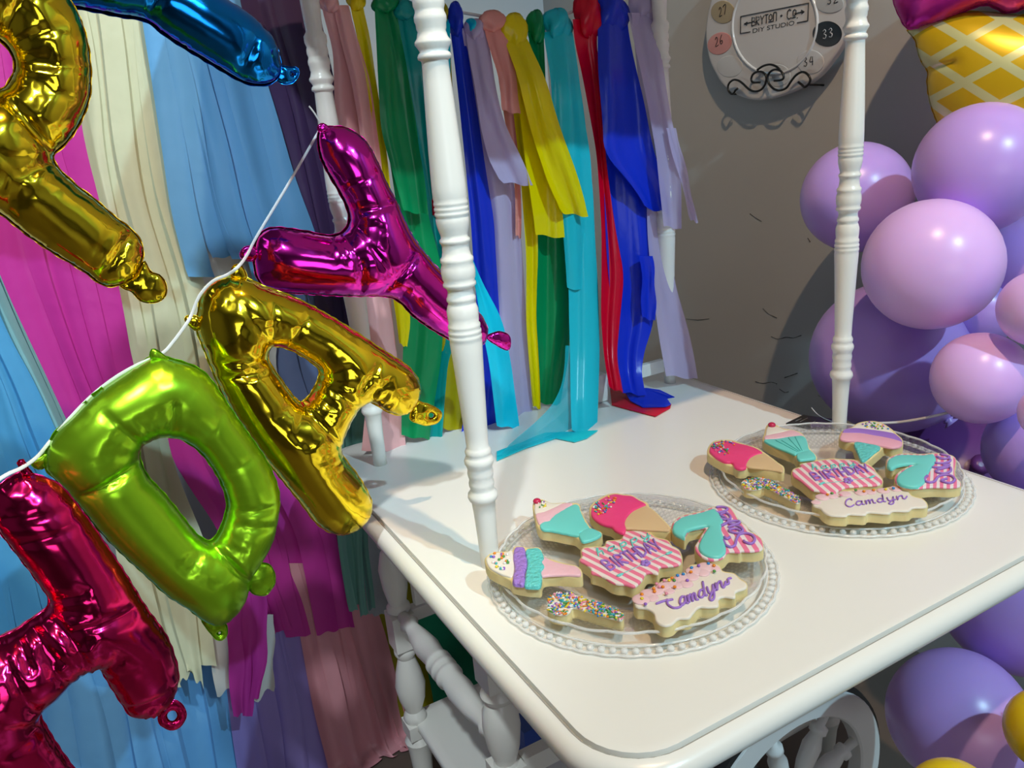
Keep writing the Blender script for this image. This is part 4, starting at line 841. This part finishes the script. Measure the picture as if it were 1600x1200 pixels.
def jimmie(lbl, ol, z, sd):
    t = cookie('iced_cookie', lbl, ol, z, thick=.0125)
    zone(t, [tuple(p) for p in inset(np.array(ol), 1.0)], z, i_white, 'white_icing', h=.0014, r=.001)
    sprinkles(None, z+.0016, t, 260, 0, sd, loop=inset(np.array(ol), .6), r=.0013); return t
jimmie('small number shaped cookie covered in sprinkles, front left of the near plate', d_([(70,375),(85,335),(120,300),(170,295),(250,305),(335,335),(425,362),(505,398),(565,422),(612,445),(605,500),(545,492),(440,465),(340,435),(255,412),(235,440),(195,462),(130,458),(75,430)]), .778, 31)
# ---- plate two
e_ = lambda pts: Z(1090, 650, 7.62, pts)
conec('hot pink ice cream cone cookie overhanging the left rim of the far plate', e_, [(112,435),(122,368),(175,302),(260,280),(400,280),(500,310),(600,340),(705,372),(780,415),(880,485),(970,555),(1030,598),(1025,668),(940,660),(800,640),(660,615),(600,612),(565,637),(478,637),(422,602),(330,572),(212,512),(142,470)],
  [(140,400),(172,325),(260,295),(400,295),(500,322),(600,345),(700,380),(775,430),(690,455),(620,500),(585,560),(572,608),(500,620),(440,597),(408,548),(330,540),(235,495),(170,445)],
  [(700,445),(785,438),(870,492),(960,562),(1015,605),(1013,655),(940,645),(800,625),(590,600),(575,550),(620,495)], [(150,370),(200,300),(300,285),(500,320),(520,350),(360,350),(370,460),(270,450)], .786, 12)
z = .786
t = cookie('iced_cookie', 'fluted sundae glass cookie with teal icing at the back left of the far plate', e_([(790,205),(820,105),(880,78),(945,102),(1015,142),(1125,157),(1238,195),(1290,258),(1340,378),(1410,458),(1415,508),(1300,525),(1195,530),(1150,470),(1055,430),(925,382),(822,332),(770,280)]), z)
zone(t, e_([(812,205),(842,118),(960,128),(1040,160),(1120,165),(1000,192),(830,232)]), z, i_white, 'white_icing')
zone(t, e_([(796,238),(830,224),(1000,190),(1120,163),(1222,200),(1255,235),(1100,248),(950,264),(805,274)]), z, i_pink, 'pink_icing')
zone(t, e_([(796,278),(950,266),(1100,242),(1272,240),(1325,380),(1345,412),(1210,432),(1160,455),(1060,415),(930,365),(828,315)]), z, i_teal, 'teal_icing', h=.0026)
zone(t, e_([(1340,410),(1402,460),(1398,498),(1300,512),(1208,517),(1178,470),(1210,430)]), z, i_teal, 'glass_foot', h=.003)
piping([e_([(1000,290),(1210,420)]), e_([(1080,260),(1225,415)]), e_([(1160,245),(1245,412)]), e_([(930,290),(1190,425)])], z+.0028, .0005, mat('icing_teal_line', (.05,.42,.40), .5), 'flute_lines', t)
MB().ball(on(1206, 664, 2, z+.004), .006, 12, (1,1,.7)).build('cherry', mat('cherry_candy', (.55,.02,.08), .25), t)
g_ = lambda pts: Z(1290, 640, 6.667, pts)
z = .788
t = cookie('iced_cookie', 'big ice cream cone cookie in purple, pink and teal beside the right post', g_([(138,292),(172,212),(262,182),(328,137),(420,117),(520,117),(605,142),(698,202),(748,252),(803,305),(798,378),(702,404),(615,390),(568,428),(486,498),(422,540),(364,535),(332,465),(300,398),(282,350),(200,330)]), z)
zone(t, g_([(150,300),(160,258),(190,235),(380,243),(500,263),(640,288),(787,326),(787,372),(700,392),(600,378),(450,348),(320,328),(200,318)]), z, ice('candy_pink', (.86,.42,.52)), 'pink_icing', h=.0026)
zone(t, g_([(178,237),(200,200),(300,188),(400,195),(560,215),(700,240),(752,268),(792,308),(782,328),(640,288),(500,263),(380,243),(250,241)]), z, i_pur, 'purple_icing', h=.003)
zone(t, g_([(270,192),(330,148),(420,128),(520,128),(602,153),(682,210),(703,243),(560,217),(400,197),(300,193)]), z, i_white, 'white_icing', h=.003)
zone(t, g_([(300,338),(450,352),(572,385),(500,452),(420,518),(372,523),(340,460)]), z, i_tealr, 'teal_icing', h=.003)
sprinkles(None, z+.003, t, 34, 0, 8, rod=False, loop=g_([(360,150),(430,130),(520,130),(600,160),(680,215),(640,225),(520,195),(400,180)]))
f_ = lambda pts: Z(1150, 720, 6.4, pts)
bday('pink striped birthday plaque cookie in the centre of the far plate', f_, [(552,112),(572,74),(635,54),(645,22),(760,-4),(860,-18),(960,-28),(1060,-24),(1182,-18),(1295,12),(1378,64),(1408,106),(1470,180),(1460,228),(1402,250),(1292,254),(1200,264),(1104,270),(1034,300),(992,326),(898,331),(826,311),(754,295),(694,249),(632,198),(570,158)],
  [(640,110),(850,290),(1380,90)], 8, (f_([(770,88)])[0], f_([(1200,40)])[0], up((-15,-48), 6.4)), (f_([(800,195)])[0], f_([(1350,105)])[0], up((-62,-70), 6.4)), f_([(850,230),(1350,165)]), f_([(1120,198)])[0], .783, 2)
seven('teal number seven cookie with purple script at the right of the far plate', g_, [(626,562),(642,505),(715,467),(800,451),(1000,456),(1130,446),(1255,456),(1338,482),(1365,528),(1350,618),(1360,695),(1410,748),(1400,800),(1292,815),(1190,811),(1100,811),(990,821),(868,821),(762,790),(720,745),(720,685),(772,632),(850,590),(870,585),(800,590),(745,600),(705,632),(645,615)],
  [(640,560),(658,510),(730,474),(820,463),(1000,468),(1120,458),(1152,520),(1102,600),(1062,680),(1022,762),(950,797),(850,792),(770,767),(738,722),(758,670),(830,612),(900,578),(950,563),(860,560),(750,580),(690,612),(650,594)], None,
  [[(1060,690),(1030,720),(1060,755),(1130,750),(1170,700),(1230,680),(1310,690),(1345,730),(1300,765),(1220,750),(1210,735),(1260,720)], [(1170,625),(1290,600),(1300,640),(1240,665),(1165,655),(1150,635)], [(1120,600),(1220,600),(1290,572),(1230,580)], [(1145,555),(1220,560),(1290,540),(1290,515),(1190,510)], [(1160,490),(1240,515),(1290,490),(1200,465)]],
  [(1120,560),(1110,780),(1390,720)], 4, .787, 4)
oc = [(1269,789),(1272,777),(1283,771),(1306,768),(1334,764),(1361,764),(1374,763),(1395,759),(1414,759),(1426,773),(1442,778),(1450,787),(1446,793),(1427,794),(1419,799),(1396,799),(1388,803),(1358,801),(1351,805),(1327,804),(1321,807),(1299,806),(1287,801),(1280,794)]
dab = [(1285,777,.009),(1300,775,.008),(1320,772,.008),(1345,770,.008),(1360,769,.007),(1380,767,.008),(1400,764,.008),(1275,785,.006)]
name_cookie('scalloped white name plaque cookie with pink dabs at the front of the far plate', oc, dab, strokes('camdyn', (1322,792), (1416,779), (-2.5,-11), .10), .0009, .780, 22, [(1293,773),(1314,774),(1337,766),(1350,768),(1384,765),(1396,763),(1300,771),(1365,766),(1405,761)])
jimmie('small number shaped cookie covered in sprinkles, front left of the far plate', e_([(520,795),(550,755),(640,738),(760,726),(865,762),(965,822),(1085,882),(1195,952),(1225,1012),(1175,1040),(1055,982),(895,892),(790,852),(742,872),(640,882),(552,860)]), .778, 32)

# ------------------------------------------------------------------ small black card
b = MB(); P = [on(x, y, 2, .7535) for x, y in ((1228,661),(1255,648),(1312,656),(1290,674))]; vs = P+[p-[0, 0, .0022] for p in P]
t = thing('business_card', np.mean(P, axis=0), 'small glossy black card lying on the table beside the right front post', 'card')
b.add(vs, [(0,1,2,3),(7,6,5,4),(0,1,5,4),(1,2,6,5),(2,3,7,6),(3,0,4,7)]).build('card', mat('black_card', (.012,.012,.014), .2), t, smooth=False)
piping([[(1243,658),(1252,654)],[(1250,659),(1262,653)],[(1268,661),(1274,658)]], .7537, .0004, mat('grey_print', (.25,.25,.25), .5), 'faint_print', t)

# ------------------------------------------------------------------ wall palette
PX = WX-.035
pz = lambda pts: Z(1080, 0, 6.4, pts)
po = [(1112,-8),(1105,23),(1102,47),(1103,70),(1108,94),(1116,112),(1127,130),(1142,144),(1161,153),(1182,157),(1205,154),(1228,147),(1252,136),(1275,122),(1299,94),(1316,67),(1332,30),(1336,-10),(1320,-60),(1270,-95),(1210,-100),(1150,-75),(1120,-35)]
pc = on(1215, 30, 0, PX)
t = thing('paint_palette', pc, 'white glazed paint palette plate with numbered wells hanging on the grey wall', 'palette')
ceram = mat('white_glaze', (.62,.61,.62), .12, coat=.5)
def wallpad(loop, x0, x1, r, m_, name, parent, ring=False):
    """slab facing -X"""
    P = np.array([on(a_, b_, 0, x1)[1:] for a_, b_ in smooth_poly(loop, 6)]); P = resample(P, .003); n = len(P); rings = [(P, x0)]
    for k in range(4):
        a_ = k/3*math.pi/2; rings.append((inset(P, r*(1-math.cos(a_))), x1+r*.5*(1-math.sin(a_))))
    vs = []; fs = []
    for Q, x in rings: vs += [(x, q[0], q[1]) for q in Q]
    for j in range(len(rings)-1): fs += [(j*n+i, j*n+(i+1) % n, (j+1)*n+(i+1) % n, (j+1)*n+i) for i in range(n)]
    b_ = MB().add(vs, fs); Q = rings[-1][0]; res = delaunay_2d_cdt([Vector(q) for q in Q], [(i, (i+1) % n) for i in range(n)], [], 1, 1e-7)
    b_.add([(x1, v.x, v.y) for v in res[0]], [tuple(f) for f in res[2]]); b_.add([(x0, v.x, v.y) for v in res[0]], [tuple(f) for f in res[2]])
    return b_.build(name, m_, parent, auto=60)
wallpad(po, PX+.016, PX, .008, ceram, 'palette_body', t)
def wtube(strk, x, r, m_, name, parent, n=4):
    b_ = MB()
    for s in strk: b_.tube(smooth_poly([on(a_, c__, 0, x) for a_, c__ in s], n, False), r, 6)
    return b_.build(name, m_, parent)
def ell(cx, cy, rx, ry, rot=0, n=24):
    return [(cx+rx*math.cos(2*math.pi*i/n)*math.cos(rot)-ry*math.sin(2*math.pi*i/n)*math.sin(rot), cy+rx*math.cos(2*math.pi*i/n)*math.sin(rot)+ry*math.sin(2*math.pi*i/n)*math.cos(rot)) for i in range(n)]
b = MB(); e = [on(x, y, 0, PX) for x, y in ell(1211, 38, 66, 78, .15, 48)]; b.tube(e, .0035, 8, closed=True); b.build('inner_ridge', ceram, t)
ink = mat('black_ink', (.012,.012,.012), .4)
for nm, (cx, cy, rx, ry, rt), col, dg, ic in (('27', (1129,19,18.5,18,0), (.38,.30,.17), ((1124,26),(1136,21)), ink), ('26', (1124,68,20,16.5,-.6), (.62,.26,.24), ((1118,73),(1131,67)), ink),
        ('32', (1296,6,22,15,0), (.48,.50,.52), ((1293,7),(1311,3)), ink), ('33', (1292,53,23,20,0), (.008,.008,.010), ((1286,61),(1303,57)), mat('silver_ink', (.5,.5,.52), .4)), ('34', (1266,97,21,19,0), (.58,.58,.60), ((1256,104),(1273,101)), ink)):
    w_ = wallpad(ell(cx, cy, rx, ry, rt), PX+.002, PX-.0012, .002, mat('glaze_'+nm, col, .12, coat=.6), 'paint_well', t)
    wtube(strokes(nm, dg[0], dg[1], (-1, -14), .2), PX-.0015, .0009, ic, 'well_number', w_)
for cx, cy, rx, ry in ((1213,118,22,18),(1140,104,20,17)):
    wallpad(ell(cx, cy, rx, ry), PX+.002, PX-.0008, .002, mat('glaze_empty', (.55,.55,.56), .12, coat=.6), 'paint_well', t)
wtube([pz([(590,318),(492,335)]), pz([(492,335),(495,165)]), pz([(495,165),(1173,30)]), pz([(1173,30),(1165,208)]), pz([(1165,208),(1060,228)]), pz([(530,238),(610,222)]), pz([(560,222),(530,238),(558,250)]), pz([(1035,135),(1130,117)]), pz([(1100,102),(1130,117),(1105,138)]), pz([(775,220),(815,213)]), pz([(1005,178),(1045,170)])], PX-.0008, .0011, ink, 'logo_frame', t, 1)
wtube(strokes('BRYT', pz([(605,262)])[0], pz([(768,232)])[0], up((3,-88), 6.4), .2)+strokes('O', pz([(775,205)])[0], pz([(812,198)])[0], up((2,-60), 6.4))+strokes('N', pz([(820,216)])[0], pz([(858,208)])[0], up((3,-90), 6.4))+strokes('+', pz([(885,190)])[0], pz([(925,182)])[0], up((2,-62), 6.4))+strokes('C', pz([(957,195)])[0], pz([(1003,187)])[0], up((3,-98), 6.4))+strokes('O', pz([(1015,160)])[0], pz([(1052,153)])[0], up((2,-62), 6.4))+[pz([(1058,178),(1064,177)])], PX-.0008, .0010, ink, 'logo_name', t, 1)
def bfont(text, p, q, hgt, x, m_, name, parent):
    cu = bpy.data.curves.new(name, 'FONT'); cu.body = text; o = bpy.data.objects.new(name, cu); COL.objects.link(o); bpy.context.view_layer.update()
    me = bpy.data.meshes.new_from_object(o.evaluated_get(bpy.context.evaluated_depsgraph_get())); V = np.array([v.co[:] for v in me.vertices]); Fs = [tuple(p_.vertices) for p_ in me.polygons]; bpy.data.objects.remove(o)
    W_ = V[:, 0].max(); p = np.array(p, float); q = np.array(q, float); out_ = []
    for v in V: s = p+(q-p)*v[0]/W_+np.array(hgt)*v[1]/.7; out_.append(on(s[0], s[1], 0, x))
    return MB().add(out_, Fs).build(name, m_, parent, smooth=False)
bfont('DIY STUDIO', pz([(608,332)])[0], pz([(1030,248)])[0], up((2,-44), 6.4), PX-.0006, ink, 'studio_lettering', t)
iron = mat('black_wrought_iron', (.01,.01,.01), .35, .3)
hg = thing('wall_hanger', on(1200, 130, 0, PX-.012), 'black wrought iron scroll hanger holding the lower rim of the palette', 'hanger')
wtube([pz([(660,700),(720,660),(790,645),(850,665),(885,695)]), pz([(690,822),(620,825),(600,790),(620,740),(670,715),(720,725),(750,770),(740,840),(700,895),(640,915),(580,895),(520,840),(470,805),(420,800),(375,840),(370,900),(405,940),(430,925),(440,905),(465,885)]),
  pz([(830,808),(900,800),(925,770),(900,715),(850,695),(800,710),(765,760),(775,830),(820,885),(880,905),(950,880),(1000,810),(1050,750),(1110,720),(1160,740),(1190,790),(1175,840),(1135,870),(1105,848),(1070,820)])], PX-.012, .0026, iron, 'scroll', hg)
b = MB(); 
for x, y in pz([(405,940),(1175,845)]):
    q = on(x, y, 0, PX-.012); b.tube([q, q+[.047, 0, -.004]], .0022, 8)
b.build('wall_hook', iron, hg)
